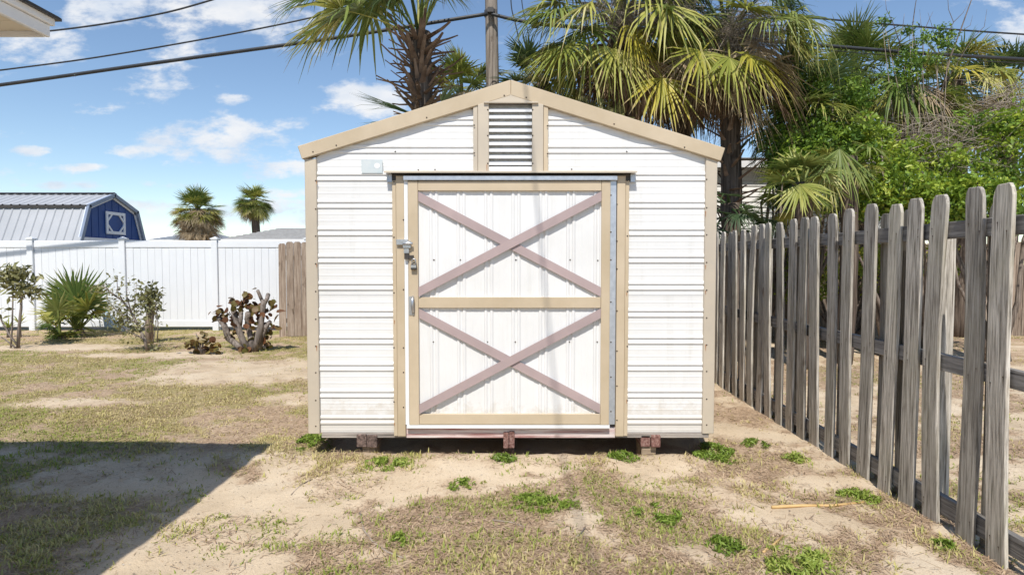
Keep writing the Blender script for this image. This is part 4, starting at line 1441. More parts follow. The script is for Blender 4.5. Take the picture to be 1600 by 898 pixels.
def palm(name, label, base, top, r0, r1, leaves, hero=(), stubs=None, seed=1, group='palms round the yard', cat='palm tree', wsc=1.0):
    """leaves: list of (count, elev_lo, elev_hi, petiole, radius, droop, material); azimuth all round"""
    t = thing(name, label, cat, (base[0], base[1], 0), group)
    r = np.random.default_rng(seed)
    top = np.asarray(top, float)
    part('trunk', trunk_mb((base[0], base[1], -0.1), tuple(top), r0, r1), M['palm_trunk'], t)
    az0 = r.uniform(0, 6.28)
    i = 0
    for (n, e0, e1, Lp, R, g, mat) in leaves:
        for k in range(int(n * 1.4)):
            az = az0 + i * 2.39996 + r.normal(0, 0.15)
            i += 1
            e = math.radians(r.uniform(e0, e1))
            d = np.array([math.cos(az) * math.cos(e), math.sin(az) * math.cos(e), math.sin(e)])
            L = Lp * r.uniform(0.8, 1.15)
            b = top + d * np.array([r1, r1, 0.03]) * 0.7 - UP * r.uniform(0, 0.25) * (1 if e < 0.6 else 0.2)
            hub = b + d * L - UP * L * 0.22 * math.cos(e)
            ed = e - math.radians(18 + 16 * g)
            D = np.array([math.cos(az) * math.cos(ed), math.sin(az) * math.cos(ed), math.sin(ed)])
            D = D + r.normal(0, 0.22, 3)
            q = r.uniform(0, 1)
            if mat == 'fan_green' and q < 0.38:
                mat_ = 'fan_lime'
            elif mat == 'fan_lime' and q < 0.3 and R > 0.7:
                mat_ = 'fan_yellow' if q < 0.15 else 'fan_tan'
            else:
                mat_ = mat
            add_leaf(t, b, hub, D, R * r.uniform(0.62, 0.98), mat_, g=g * (r.uniform(0.35, 1.3) if e > 0 else r.uniform(0.2, 0.8)), r=r, nb=34 if R > 0.6 else 28, wscale=wsc * r.uniform(0.95, 1.5), spread=2.1 if e > 0.2 else 1.55)
    for (hub, D, R, g, mat, spread) in hero:
        if D[2] < -0.35:                      # hanging fans: narrower spread, stiffer, broad blades
            add_leaf(t, top - UP * 0.1, hub, D, R * 1.05, mat, g=g * 0.55, r=r, spread=spread * 0.68, nb=26, wscale=wsc * 1.35)
        else:
            add_leaf(t, top - UP * 0.1, hub, D, R, mat, g=g, r=r, spread=spread, nb=36 if R > 0.7 else 30, wscale=wsc * 1.15)
    if stubs:
        n, za, zb, rad, tilt, lmul = stubs
        ms = stub_meshes()
        b0 = wloc(t)
        for k in range(n):
            f = k / n
            z = za + (zb - za) * f
            a = k * 2.39996 + r.normal(0, 0.1)
            o = bpy.data.objects.new('leaf_stub', ms[k % 4])
            COL.objects.link(o)
            o.parent = t
            kx = (z / top[2])
            cx, cyy = base[0] + (top[0] - base[0]) * kx, base[1] + (top[1] - base[1]) * kx
            o.location = Vector((cx + math.cos(a) * rad, cyy + math.sin(a) * rad, z)) - b0
            o.rotation_euler = (r.normal(0, 0.1), -tilt + r.normal(0, 0.22), a)
            s = lmul * r.uniform(0.75, 1.2)
            o.scale = (s, s * 1.1, s)
    return t


def P(px, py, Y):
    return np.array(at(px, py, Y))


# tall palm left of the pole
yl = 9.2
palm('cabbage_palm', 'tall palm with shaggy brown leaf stubs left of the utility pole', P(662, 440, yl)[:2], P(655, 52, yl), 0.20, 0.17,
     [(9, 45, 85, 0.95, 1.0, 0.45, 'fan_green')],
     hero=[(P(560, 14, yl - .3), (-0.75, -0.25, -0.45), 1.25, 0.6, 'fan_green', 2.6), (P(575, 2, yl + .2), (-0.7, 0.2, -0.2), 1.3, 0.7, 'fan_green', 2.3), (P(535, 16, yl - .5), (-0.6, -0.4, -0.5), 1.1, 0.6, 'fan_lime', 2.4), (P(600, -10, yl), (-0.6, 0.1, -0.4), 1.1, 0.8, 'fan_green', 2.2),
           (P(690, -14, yl - .2), (0.4, -0.3, -0.05), 0.6, 0.6, 'fan_green', 1.7), (P(640, -14, yl - .8), (-0.1, -0.8, -0.2), 0.9, 0.6, 'fan_dark', 2.0),
           (P(505, -10, yl - .1), (-0.9, -0.2, -0.3), 0.95, 0.5, 'fan_green', 2.0)],
     stubs=(110, at(660, 185, yl).z, at(655, 62, yl).z, 0.13, 0.16, 0.85), seed=3)
# dark low palm showing over the left roof slope
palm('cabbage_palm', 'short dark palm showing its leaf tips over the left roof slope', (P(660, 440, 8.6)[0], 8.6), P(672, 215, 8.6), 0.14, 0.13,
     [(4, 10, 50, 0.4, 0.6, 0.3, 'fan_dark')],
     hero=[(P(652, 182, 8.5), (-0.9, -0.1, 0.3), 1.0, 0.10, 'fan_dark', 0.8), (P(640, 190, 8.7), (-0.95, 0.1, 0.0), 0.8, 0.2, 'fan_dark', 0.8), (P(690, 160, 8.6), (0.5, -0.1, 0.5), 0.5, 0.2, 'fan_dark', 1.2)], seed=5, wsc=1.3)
# young palms on both sides of the pole
palm('cabbage_palm', 'young green palm close against the left side of the utility pole', (P(722, 440, 11.2)[0], 11.2), P(722, 152, 11.2), 0.16, 0.14,
     [(12, 25, 85, 0.55, 0.72, 0.3, 'fan_green'), (8, -30, 25, 0.5, 0.75, 0.7, 'fan_lime')], seed=8, wsc=1.25)
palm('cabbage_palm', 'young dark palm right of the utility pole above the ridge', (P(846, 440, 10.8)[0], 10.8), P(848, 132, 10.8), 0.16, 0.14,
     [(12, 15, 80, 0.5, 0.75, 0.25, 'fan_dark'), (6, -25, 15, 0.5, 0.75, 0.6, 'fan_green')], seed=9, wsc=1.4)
# the two big shaggy palms
yb = 9.6
palm('cabbage_palm', 'big shaggy palm with hanging yellow green fans behind the right roof slope', (P(985, 440, yb)[0], yb), P(970, 25, yb), 0.20, 0.2,
     [(16, 30, 85, 1.0, 1.05, 0.6, 'fan_green'), (12, -15, 30, 0.95, 1.05, 0.9, 'fan_green'), (14, -50, -5, 0.8, 1.0, 1.05, 'fan_lime'), (10, -75, -30, 0.7, 0.95, 1.0, 'fan_brown')],
     hero=[(P(962, 76, yb - .9), (0.1, -0.5, -0.75), 0.85, 0.9, 'fan_lime', 1.9), (P(880, 72, yb - .8), (-0.35, -0.5, -0.6), 0.85, 0.9, 'fan_lime', 1.9),
           (P(1035, 122, yb - .9), (0.0, -0.5, -0.85), 0.85, 0.9, 'fan_yellow', 1.8), (P(1040, 8, yb - 1.0), (0.1, -0.6, -0.7), 0.95, 0.9, 'fan_lime', 1.9),
           (P(870, 20, yb - .6), (-0.7, -0.5, -0.2), 1.0, 0.8, 'fan_green', 1.9), (P(920, 6, yb - .9), (-0.3, -0.7, -0.4), 1.0, 0.9, 'fan_lime', 1.9)],
     stubs=(46, 3.0, at(970, 30, yb).z, 0.17, 0.35, 0.9), seed=14)
yc = 9.4
palm('cabbage_palm', 'big palm with a skirt of brown dead fans beside the right roof end', (P(1143, 440, yc)[0], yc), P(1135, 45, yc), 0.15, 0.15,
     [(12, 30, 85, 1.0, 1.0, 0.6, 'fan_dark'), (10, -5, 30, 0.9, 1.0, 0.9, 'fan_green'), (6, -35, 0, 0.8, 0.9, 0.9, 'fan_lime'), (12, -65, -25, 0.65, 0.9, 0.9, 'fan_tan'), (14, -78, -40, 0.6, 0.9, 0.9, 'fan_brown')],
     hero=[(P(1097, 80, yc - 1.0), (0.05, -0.45, -0.8), 0.85, 0.8, 'fan_yellow', 2.0), (P(1170, 84, yc - .9), (0.35, -0.45, -0.7), 0.95, 0.9, 'fan_yellow', 1.8),
           (P(1140, 90, yc - 1.1), (0.1, -0.5, -0.8), 0.8, 0.9, 'fan_lime', 1.8), (P(1205, 100, yc - .6), (0.5, -0.3, -0.75), 0.95, 0.9, 'fan_tan', 1.7),
           (P(1190, 130, yc - .5), (0.5, -0.4, -0.8), 0.9, 0.8, 'fan_brown', 1.5), (P(1155, 140, yc - .6), (0.2, -0.5, -0.9), 0.85, 0.9, 'fan_tan', 1.5),
           (P(1225, 10, yc - .2), (0.8, -0.2, -0.1), 0.55, 0.5, 'fan_dark', 1.6), (P(1228, 40, yc - .2), (0.7, -0.3, -0.5), 0.6, 0.6, 'fan_dark', 1.6)],
     stubs=(70, 1.9, at(1135, 60, yc).z, 0.12, 0.2, 0.8), seed=17)
palm('cabbage_palm', 'dark palm filling the gap between the two big shaggy palms', (P(1062, 440, 11.2)[0], 11.2), P(1062, 95, 11.2), 0.18, 0.17,
     [(14, 20, 85, 0.8, 0.95, 0.4, 'fan_dark'), (12, -25, 20, 0.8, 0.95, 0.8, 'fan_dark'), (10, -70, -25, 0.6, 0.9, 0.9, 'fan_brown')], seed=51)
palm('cabbage_palm', 'dark palm right behind the skirted palm at the edge of the thicket', (P(1250, 440, 9.9)[0], 9.9), P(1246, 165, 9.9), 0.17, 0.16,
     [(12, 20, 85, 0.7, 0.85, 0.35, 'fan_dark'), (12, -25, 20, 0.7, 0.9, 0.7, 'fan_green'), (8, -60, -20, 0.6, 0.85, 0.9, 'fan_dark')], seed=52)
# palms in the thicket at right
palm('cabbage_palm', 'palm with upright spiky fans left in the thicket beyond the picket fence', (P(1335, 440, 11.5)[0], 11.5), P(1335, 120, 11.5), 0.17, 0.15,
     [(14, 25, 85, 0.7, 0.85, 0.4, 'fan_green'), (9, -15, 25, 0.7, 0.9, 0.9, 'fan_green'), (8, -55, -15, 0.6, 0.85, 1.05, 'fan_lime')], seed=21)
palm('cabbage_palm', 'drooping palm with a pale skirt amid the thicket', (P(1415, 440, 10.6)[0], 10.6), P(1408, 138, 10.6), 0.16, 0.15,
     [(8, 10, 60, 0.6, 0.8, 0.7, 'fan_green'), (10, -30, 10, 0.65, 0.9, 1.0, 'fan_green'), (8, -75, -30, 0.5, 0.9, 1.1, 'fan_tan')],
     hero=[(P(1405, 125, 9.8), (0.0, -0.5, -0.7), 1.0, 1.0, 'fan_green', 2.0), (P(1440, 135, 10), (0.5, -0.4, -0.6), 0.9, 1.0, 'fan_tan', 1.9)], seed=23)
palm('cabbage_palm', 'palm with a pale dry skirt under the cables near the right edge', (P(1500, 440, 11.3)[0], 11.3), P(1490, 120, 11.3), 0.16, 0.15,
     [(10, 20, 80, 0.55, 0.75, 0.5, 'fan_green'), (9, -25, 20, 0.65, 0.85, 0.95, 'fan_lime'), (10, -70, -25, 0.5, 0.85, 1.1, 'fan_tan')], seed=26)
palm('cabbage_palm', 'rightmost palm with stiff open fans above the cables', (P(1575, 440, 11.8)[0], 11.8), P(1572, 145, 11.8), 0.17, 0.15,
     [(12, 30, 85, 0.7, 0.85, 0.15, 'fan_dark'), (9, -15, 30, 0.7, 0.85, 0.7, 'fan_green'), (6, -60, -15, 0.5, 0.85, 1.0, 'fan_lime')], seed=28)
palm('cabbage_palm', 'low palm with bright lime fans just behind the picket fence', (P(1255, 440, 7.9)[0], 7.9), P(1252, 285, 7.9), 0.12, 0.11,
     [(7, 15, 75, 0.28, 0.45, 0.3, 'fan_green'), (5, -30, 15, 0.25, 0.42, 0.7, 'fan_green')],
     hero=[(P(1250, 288, 7.5), (-0.1, -0.5, -0.7), 0.5, 0.35, 'fan_lime', 1.7), (P(1228, 282, 7.6), (-0.7, -0.4, 0.2), 0.42, 0.3, 'fan_green', 1.5)], seed=31, wsc=1.5)
palm('cabbage_palm', 'low palm with long drooping pale green fans behind the picket fence', (P(1320, 440, 8.3)[0], 8.3), P(1325, 245, 8.3), 0.12, 0.11,
     [(4, -20, 40, 0.25, 0.42, 0.8, 'fan_green'), (3, -60, -20, 0.2, 0.45, 1.0, 'fan_green')],
     hero=[(P(1312, 232, 7.8), (-0.05, -0.3, -0.9), 0.7, 0.9, 'fan_green', 1.3), (P(1288, 262, 7.7), (-0.2, -0.3, -0.9), 0.55, 0.9, 'fan_lime', 1.2)], seed=33, wsc=1.4)
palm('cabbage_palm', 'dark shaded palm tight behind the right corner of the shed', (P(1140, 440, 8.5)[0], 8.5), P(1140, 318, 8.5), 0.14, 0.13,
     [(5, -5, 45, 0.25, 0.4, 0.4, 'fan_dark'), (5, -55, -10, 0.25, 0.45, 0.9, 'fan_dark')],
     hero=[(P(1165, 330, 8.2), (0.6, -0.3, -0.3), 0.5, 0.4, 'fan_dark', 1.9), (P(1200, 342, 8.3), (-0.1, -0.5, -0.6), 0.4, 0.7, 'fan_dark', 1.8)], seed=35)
# far round palms over the neighbours' roofs
palm('cabbage_palm', 'round headed distant palm over the slate blue roof', (P(309, 440, 33)[0], 33), P(309, 326, 33), 0.28, 0.25,
     [(26, 10, 88, 0.65, 0.95, 0.25, 'fan_green'), (30, -30, 15, 0.65, 0.95, 0.4, 'fan_lime'), (36, -75, -20, 0.75, 0.95, 0.5, 'fan_tan'), (26, -88, -45, 1.3, 1.0, 0.4, 'fan_tan')], seed=41)
palm('cabbage_palm', 'round headed distant palm with bare trunk over the grey roof', (P(404, 440, 33)[0], 33), P(396, 312, 33), 0.24, 0.2,
     [(24, 5, 88, 0.45, 0.8, 0.2, 'fan_green'), (24, -35, 10, 0.45, 0.85, 0.4, 'fan_green'), (18, -65, -20, 0.5, 0.8, 0.5, 'fan_lime'), (10, -75, -35, 0.5, 0.8, 0.5, 'fan_tan')], seed=43)
# palmettos before the white fence
palm('palmetto', 'large green palmetto with upright fans in front of the white fence', (P(122, 521, 11.4)[0], 11.4), P(121, 515, 11.4), 0.09, 0.08,
     [(6, 60, 85, 0.5, 0.72, 0.08, 'fan_green'), (6, 25, 60, 0.45, 0.6, 0.4, 'fan_green'), (3, 0, 20, 0.35, 0.5, 0.8, 'fan_green')],
     hero=[(P(120, 474, 11.1), (0.1, -0.15, 1.0), 0.78, 0.05, 'fan_green', 1.9), (P(138, 482, 11.2), (0.5, -0.2, 0.8), 0.7, 0.25, 'fan_lime', 1.8), (P(112, 462, 11.2), (-0.05, -0.35, 0.9), 0.62, 0.08, 'fan_green', 1.6)], seed=47, group='palmettos by the white fence', cat='palmetto', wsc=1.7)
palm('palmetto', 'small palmetto with one flat open fan left of the large palmetto', (P(94, 527, 10.9)[0], 10.9), P(94, 523, 10.9), 0.06, 0.05,
     [(3, 35, 70, 0.35, 0.45, 0.3, 'fan_green'), (2, 10, 35, 0.3, 0.45, 0.6, 'fan_lime')],
     hero=[(P(91, 484, 10.8), (0.0, -0.4, 0.8), 0.46, 0.05, 'fan_green', 2.5)], seed=49, group='palmettos by the white fence', cat='palmetto', wsc=1.7)


# ------------------------------------------------------------------ shrubs, twigs, brush
def leaf_cloud(pts, size, r, up=0.4, aspect=0.5):
    """diamond leaves folded along the midrib at pts"""
    n = len(pts)
    d = r.normal(0, 1, (n, 3)); d /= np.linalg.norm(d, axis=1)[:, None]
    nn = r.normal(0, 1, (n, 3)); nn[:, 2] += up * 3
    s = np.cross(d, nn); s /= np.linalg.norm(s, axis=1)[:, None] + 1e-9
    nn = np.cross(s, d)
    sz = size * r.uniform(0.45, 1.5, n)[:, None]
    a = pts - d * sz * 0.5
    b = pts + d * sz * 0.5
    w = s * sz * aspect * 0.5
    up_ = nn * sz * 0.10
    V = np.stack([a, pts + w + up_, b, pts - w + up_], 1).reshape(-1, 3)
    i = np.arange(n) * 4
    Fc = np.concatenate([np.stack([i, i + 1, i + 2], 1), np.stack([i, i + 2, i + 3], 1)])
    return V, Fc


def shrub(name, label, base, blobs, n, size, mat, seed, cat='shrub', group=None, trunk_r=0.05, clump=0.14, twigs=14, bias=0.0):
    """blobs: list of (centre, radii, weight); leaves gather in small sprays through each blob"""
    r = np.random.default_rng(seed)
    base = Vector((float(base[0]), float(base[1]), 0))
    t = thing(name, label, cat, base, group)
    P_, Rn = [], []
    wt = np.array([b[2] for b in blobs], float)
    wt /= wt.sum()
    per = 26
    ncl = n // per
    tb = MB()
    for (c, rad, _), w in zip(blobs, wt):
        c, rad = np.asarray(c, float), np.asarray(rad, float)
        m = max(3, int(ncl * w))
        d = r.normal(0, 1, (m, 3)); d /= np.linalg.norm(d, axis=1)[:, None]
        rr = r.uniform(0.25, 1.0, m) ** 0.6
        cl = c + d * rad * rr[:, None]
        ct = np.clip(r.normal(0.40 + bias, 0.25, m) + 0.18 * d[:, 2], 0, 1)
        for q, tone in zip(cl, ct):
            k = int(per * r.uniform(0.6, 1.4))
            P_.append(q + r.normal(0, clump * 0.5, (k, 3)) * np.array([1, 1, 0.7]))
            Rn.append(np.clip(tone + r.normal(0, 0.14, k), 0, 1))
        for k in range(max(2, int(twigs * w))):
            e = cl[r.integers(0, m)]
            b0 = np.array(base) + np.array([r.uniform(-.1, .1), r.uniform(-.1, .1), 0])
            mid = b0 * 0.4 + e * 0.6 + r.normal(0, 0.12, 3)
            mid[2] = max(mid[2], 0.3)
            tb.tube([b0 + UP * 0.02, (b0 + mid) / 2 + r.normal(0, 0.06, 3), mid, e], [trunk_r, trunk_r * 0.7, trunk_r * 0.4, trunk_r * 0.15], 6)
    pts = np.concatenate(P_)
    V, Fc = leaf_cloud(pts, size, r)
    rn = np.repeat(np.concatenate(Rn), 4)
    part('stems', tb, M['bark'], t)
    me = np_mesh('foliage', V, [Fc], M[mat], {'rnd': rn}, base)
    link_part('foliage', me, t, kind='stuff')
    return t


def B(px, py, Y, rx, ry, rz=None, w=1):
    """blob at a pixel, radii in photo pixels at its depth"""
    k = Y / F
    return (P(px, py, Y), (rx * k, (rz or 60) * k, ry * k), w)


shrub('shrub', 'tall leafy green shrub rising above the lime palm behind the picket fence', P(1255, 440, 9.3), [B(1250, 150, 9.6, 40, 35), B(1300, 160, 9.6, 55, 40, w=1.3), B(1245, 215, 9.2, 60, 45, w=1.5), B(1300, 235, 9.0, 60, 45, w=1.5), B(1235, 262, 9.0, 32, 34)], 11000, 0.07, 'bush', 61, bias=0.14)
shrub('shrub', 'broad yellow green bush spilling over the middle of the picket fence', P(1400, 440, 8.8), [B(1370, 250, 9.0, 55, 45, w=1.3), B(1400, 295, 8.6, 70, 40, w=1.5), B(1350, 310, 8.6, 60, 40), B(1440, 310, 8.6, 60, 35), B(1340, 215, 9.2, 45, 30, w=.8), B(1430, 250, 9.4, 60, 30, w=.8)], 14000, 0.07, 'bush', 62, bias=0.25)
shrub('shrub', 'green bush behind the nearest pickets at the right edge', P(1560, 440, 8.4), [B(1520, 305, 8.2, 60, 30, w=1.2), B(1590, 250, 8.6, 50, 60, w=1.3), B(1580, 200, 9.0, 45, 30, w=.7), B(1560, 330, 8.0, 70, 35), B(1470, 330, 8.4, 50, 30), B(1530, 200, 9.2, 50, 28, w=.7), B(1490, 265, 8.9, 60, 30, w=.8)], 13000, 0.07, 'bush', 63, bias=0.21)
shrub('sapling', 'thin leafy sapling poking up between the cables at right', P(1440, 440, 9.6), [B(1445, 75, 9.6, 32, 26, 25), B(1420, 105, 9.6, 30, 25, 25), B(1475, 60, 9.6, 20, 18, 20, .5), B(1382, 33, 9.6, 8, 6, 8, .08), B(1420, 45, 9.6, 10, 10, 10, .15), B(1400, 130, 9.6, 40, 25, 30)], 2400, 0.055, 'bush', 64, cat='sapling', trunk_r=0.022, clump=0.1, bias=0.2)
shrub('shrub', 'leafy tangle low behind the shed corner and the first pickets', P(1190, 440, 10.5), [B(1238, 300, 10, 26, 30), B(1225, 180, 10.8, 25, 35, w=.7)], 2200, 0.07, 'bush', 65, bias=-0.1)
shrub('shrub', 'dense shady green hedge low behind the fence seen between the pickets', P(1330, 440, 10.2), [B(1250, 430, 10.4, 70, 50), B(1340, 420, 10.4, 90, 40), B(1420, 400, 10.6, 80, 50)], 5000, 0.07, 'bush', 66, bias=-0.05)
shrub('shrub', 'green leaves showing just over the middle of the roof', P(920, 440, 9.2), [B(920, 168, 9.0, 30, 16, 20), B(960, 185, 9.0, 20, 14, 20, .6)], 250, 0.17, 'bush_olive', 67, bias=0.1, twigs=6)


def brush_mb(c, rad, n, L, r0, seed, flat=0.6, droop=0.3):
    r = np.random.default_rng(seed)
    mb = MB()
    c, rad = np.asarray(c, float), np.asarray(rad, float)
    for k in range(n):
        d = r.normal(0, 1, 3); d /= np.linalg.norm(d)
        p = c + d * rad * r.uniform(0.1, 1) ** 0.6
        v = r.normal(0, 1, 3); v[2] *= flat; v = unit(v)
        l = L * r.uniform(0.4, 1.3)
        q = p + v * l * 0.5 + r.normal(0, 0.06 * L, 3)
        e = p + v * l + r.normal(0, 0.13 * L, 3) - UP * droop * l * 0.5
        rr = r0 * r.uniform(0.4, 1.3)
        mb.tube([p, q, e], [rr, rr * 0.75, rr * 0.3], 3, caps=False)
    return mb


def brush(label, c, rad, n, L, r0, seed, mat='twig', **kw):
    loc = (float(c[0]), float(c[1]), 0)
    t = thing('dead_brush', label, 'brush', loc, 'dead brush in the thicket')
    part('twigs', brush_mb(c, rad, n, L, r0, seed, **kw), M[mat], t, kind='stuff')


def RB(rx, ry, rz, Y):
    return (rx * Y / F, rz * Y / F, ry * Y / F)


brush('pale tangle of dead twigs in the thicket above the nearest pickets', P(1510, 240, 9.0), RB(150, 65, 60, 9.0), 420, 0.65, 0.006, 71)
brush('dry brown brush between the thicket palms at mid height', P(1430, 215, 9.8), RB(70, 45, 50, 9.8), 200, 0.5, 0.006, 72)
brush('grey fibrous dead flower stalks hanging in the big skirted palm', P(1165, 55, 8.9), RB(55, 50, 40, 8.9), 1300, 0.34, 0.004, 73, 'fibre', droop=1.0)
brush('grey fibrous dead flower stalks hanging in the yellow fanned palm', P(1000, 25, 9.0), RB(110, 32, 40, 9.0), 1000, 0.32, 0.004, 74, 'fibre', droop=1.0)
brush('leafless grey twigs at the far right below the stiff palm', P(1590, 170, 9.6), RB(60, 45, 40, 9.6), 240, 0.5, 0.007, 75)
brush('dark dead stems behind the lower right part of the thicket', P(1310, 330, 9.3), RB(60, 40, 30, 9.3), 200, 0.4, 0.007, 76)


def bare_sapling():
    Y = 10.0
    t = thing('bare_sapling', 'leafless thin branches rising into the sky at upper right', 'sapling', (P(1450, 440, Y)[0], Y, 0))
    mb = MB()
    for pts, r0 in (([(1450, 300), (1470, 150), (1485, 90), (1500, 50), (1518, 0), (1524, -30)], 0.02), ([(1485, 90), (1478, 60), (1490, 35), (1482, 15), (1480, -20)], 0.010), ([(1490, 35), (1505, 20), (1512, 8)], 0.006),
                    ([(1435, 190), (1432, 90), (1426, 40), (1430, 10), (1436, -25)], 0.014), ([(1402, 160), (1404, 75), (1411, 40), (1413, 22)], 0.009), ([(1410, 80), (1395, 35), (1385, 15), (1383, -5)], 0.008),
                    ([(1470, 140), (1520, 60), (1538, 42), (1542, 15)], 0.008), ([(1444, 110), (1440, 50), (1437, 15)], 0.006), ([(1475, 110), (1456, 40), (1450, 20)], 0.006), ([(1500, 50), (1516, 40), (1520, 24)], 0.006),
                    ([(1426, 90), (1450, 35), (1458, 18)], 0.007)):
        q = [P(x, y, Y + (i % 2) * 0.05) for i, (x, y) in enumerate(pts)]
        mb.tube(q, [r0 * (1 - 0.75 * i / (len(q) - 1)) for i in range(len(q))], 5)
    part('branches', mb, M['bark'], t)


bare_sapling()
leaning = [P(1352, 218, 10.4), P(1400, 232, 10.2), P(1450, 252, 10.0), P(1560, 300, 9.8)]
solo('leaning_trunk', MB().tube(leaning, [0.05, 0.07, 0.08, 0.09], 8), M['palm_trunk'], 'dark leaning trunk lying across the thicket', 'trunk', tuple(leaning[3]))


def left_plants():
    # thin stemmed plant with an olive leaf head
    Y = 9.8
    r = np.random.default_rng(81)
    b = gnd(28, 546)
    t = thing('shrub', 'thin stemmed plant with an olive leaf head at the left edge', 'shrub', (b.x, b.y, 0), 'shrubs along the white fence')
    mb = MB()
    for pts, r0 in (([(28, 546), (30, 510), (33, 480), (33, 455)], 0.03), ([(17, 544), (19, 510), (20, 470), (20, 445)], 0.016), ([(28, 540), (14, 522), (2, 500), (-8, 470)], 0.018), ([(24, 543), (8, 530), (-6, 522)], 0.015), ([(33, 470), (40, 458)], 0.01)):
        q = [P(x, y, Y) for x, y in pts]
        mb.tube(q, [r0 * (1 - 0.5 * i / (len(q) - 1)) for i in range(len(q))], 6)
    part('stems', mb, M['stump_bark'], t)
    pts = np.concatenate([P(x, y, Y) + r.normal(0, 0.09, (n, 3)) * np.array([1.1, 1, .8]) for x, y, n in ((12, 425, 80), (28, 430, 90), (40, 428, 60), (10, 440, 60), (28, 448, 80), (42, 455, 60), (48, 458, 40), (8, 490, 10))])
    V, Fc = leaf_cloud(pts, 0.12, r, aspect=0.38)
    link_part('foliage', np_mesh('foliage', V, [Fc], M['bush_olive'], {'rnd': np.repeat(r.uniform(0, 1, len(pts)), 4)}, t.location), t, kind='stuff')
    # spiky rosettes at its foot
    for px, py, lab in ((13, 512, 'small spiky yellow green rosette plant at the left edge'), (31, 506, 'small spiky green rosette plant behind the thin stemmed plant')):
        c = gnd(px, 527)
        t2 = thing('rosette_plant', lab, 'plant', (c.x, c.y, 0), 'spiky rosettes by the white fence')
        mb = MB()
        top = P(px, py, c.y)
        vs, fs = [], []
        for k in range(22):
            a = k * 2.4
            e = r.uniform(0.2, 1.2)
            d = np.array([math.cos(a) * math.cos(e), math.sin(a) * math.cos(e), math.sin(e)])
            l = r.uniform(0.18, 0.3)
            s = unit(np.cross(d, UP)) * 0.012
            n = len(vs)
            m_ = top + d * l * 0.55
            en = top + d * l - UP * 0.04
            vs += [top - s * 0.6, top + s * 0.6, m_ + s, m_ - s, en]
            fs += [(n, n + 1, n + 2, n + 3), (n + 3, n + 2, n + 4)]
        mb.add(vs, fs)
        me = np_mesh('leaves', np.array(vs), [np.array([f for f in fs if len(f) == 4]), np.array([f for f in fs if len(f) == 3])], M['fan_lime'], {'rnd': r.uniform(0, 1, len(vs)), 'along': np.zeros(len(vs))}, t2.location)
        link_part('leaves', me, t2)
        part('stem', MB().tube([(c.x, c.y, -0.02), tuple(top)], [0.03, 0.02], 6), M['stump_bark'], t2)
    # sparse bare shrub leaning left
    b = gnd(231, 549)
    Y = b.y
    t = thing('shrub', 'sparse leggy shrub with few brown leaves before the white fence', 'shrub', (b.x, b.y, 0), 'shrubs along the white fence')
    mb = MB()
    tips = []
    for pts, r0 in (([(231, 549), (226, 530), (214, 505), (205, 488), (192, 470), (172, 456), (160, 445)], 0.03), ([(214, 505), (195, 495), (180, 483), (170, 470)], 0.014), ([(205, 488), (212, 470), (213, 440)], 0.010),
                    ([(192, 470), (184, 455), (182, 430)], 0.010), ([(205, 488), (198, 462), (198, 448)], 0.012), ([(226, 530), (206, 520), (188, 510), (182, 500)], 0.014), ([(231, 549), (240, 530), (243, 510), (245, 490), (243, 470)], 0.012),
                    ([(172, 456), (163, 458), (145, 455)], 0.007), ([(220, 518), (228, 505), (230, 492)], 0.008), ([(188, 510), (200, 500), (196, 486)], 0.008)):
        q = [P(x, y, Y + rnd.uniform(-0.08, 0.08) * (i > 0)) for i, (x, y) in enumerate(pts)]
        mb.tube(q, [r0 * (1 - 0.65 * i / (len(q) - 1)) for i in range(len(q))], 6)
        tips += q[1:]
    part('stems', mb, M['stump_bark'], t)
    pts = np.concatenate([q + r.normal(0, 0.07, (16, 3)) for q in tips] + [P(x, y, Y) + r.normal(0, 0.10, (60, 3)) for x, y in ((185, 505), (180, 490), (215, 500), (205, 512), (195, 480), (236, 540))])
    V, Fc = leaf_cloud(pts, 0.06, r, aspect=0.5)
    link_part('foliage', np_mesh('foliage', V, [Fc], M['bush_olive'], {'rnd': np.repeat(r.uniform(0, 1, len(pts)), 4)}, t.location), t, kind='stuff')
    # wooden post with a leafy top
    b = gnd(233, 536)
    Y = b.y
    tp = P(237, 471, Y)
    solo('stump_post', MB().tube([(b.x, Y, -0.1), (b.x + 0.01, Y, 0.35), (tp[0], Y, tp[2])], [0.072, 0.066, 0.066], 9), M['backboard'], 'short wooden post stub before the white fence, leaves at its top', 'post', (b.x, Y, 0))
    t = thing('vine', 'olive leafy vine crowning the short wooden post', 'vine', (b.x, Y, 0))
    part('stem', MB().tube([P(246, 535, Y - 0.05), P(247, 505, Y - 0.05), P(244, 480, Y), P(238, 466, Y - 0.04)], [0.01, 0.009, 0.008, 0.006], 5), M['stump_bark'], t)
    pts = np.concatenate([P(x, y, Y - 0.05) + r.normal(0, 0.08, (n * 2, 3)) for x, y, n in ((230, 460, 40), (238, 455, 30), (226, 472, 35), (240, 468, 30), (232, 478, 15), (245, 462, 12))])
    V, Fc = leaf_cloud(pts, 0.095, r, aspect=0.42)
    link_part('foliage', np_mesh('foliage', V, [Fc], M['bush_olive'], {'rnd': np.repeat(r.uniform(0, .8, len(pts)), 4)}, t.location), t, kind='stuff')
    # faded blue slatted panel leaning on the fence
    Y = 12.1
    t = thing('blue_panel', 'faded pale blue slatted panel leaning on the white fence behind the leggy shrub', 'panel', tuple(P(168, 512, Y)))
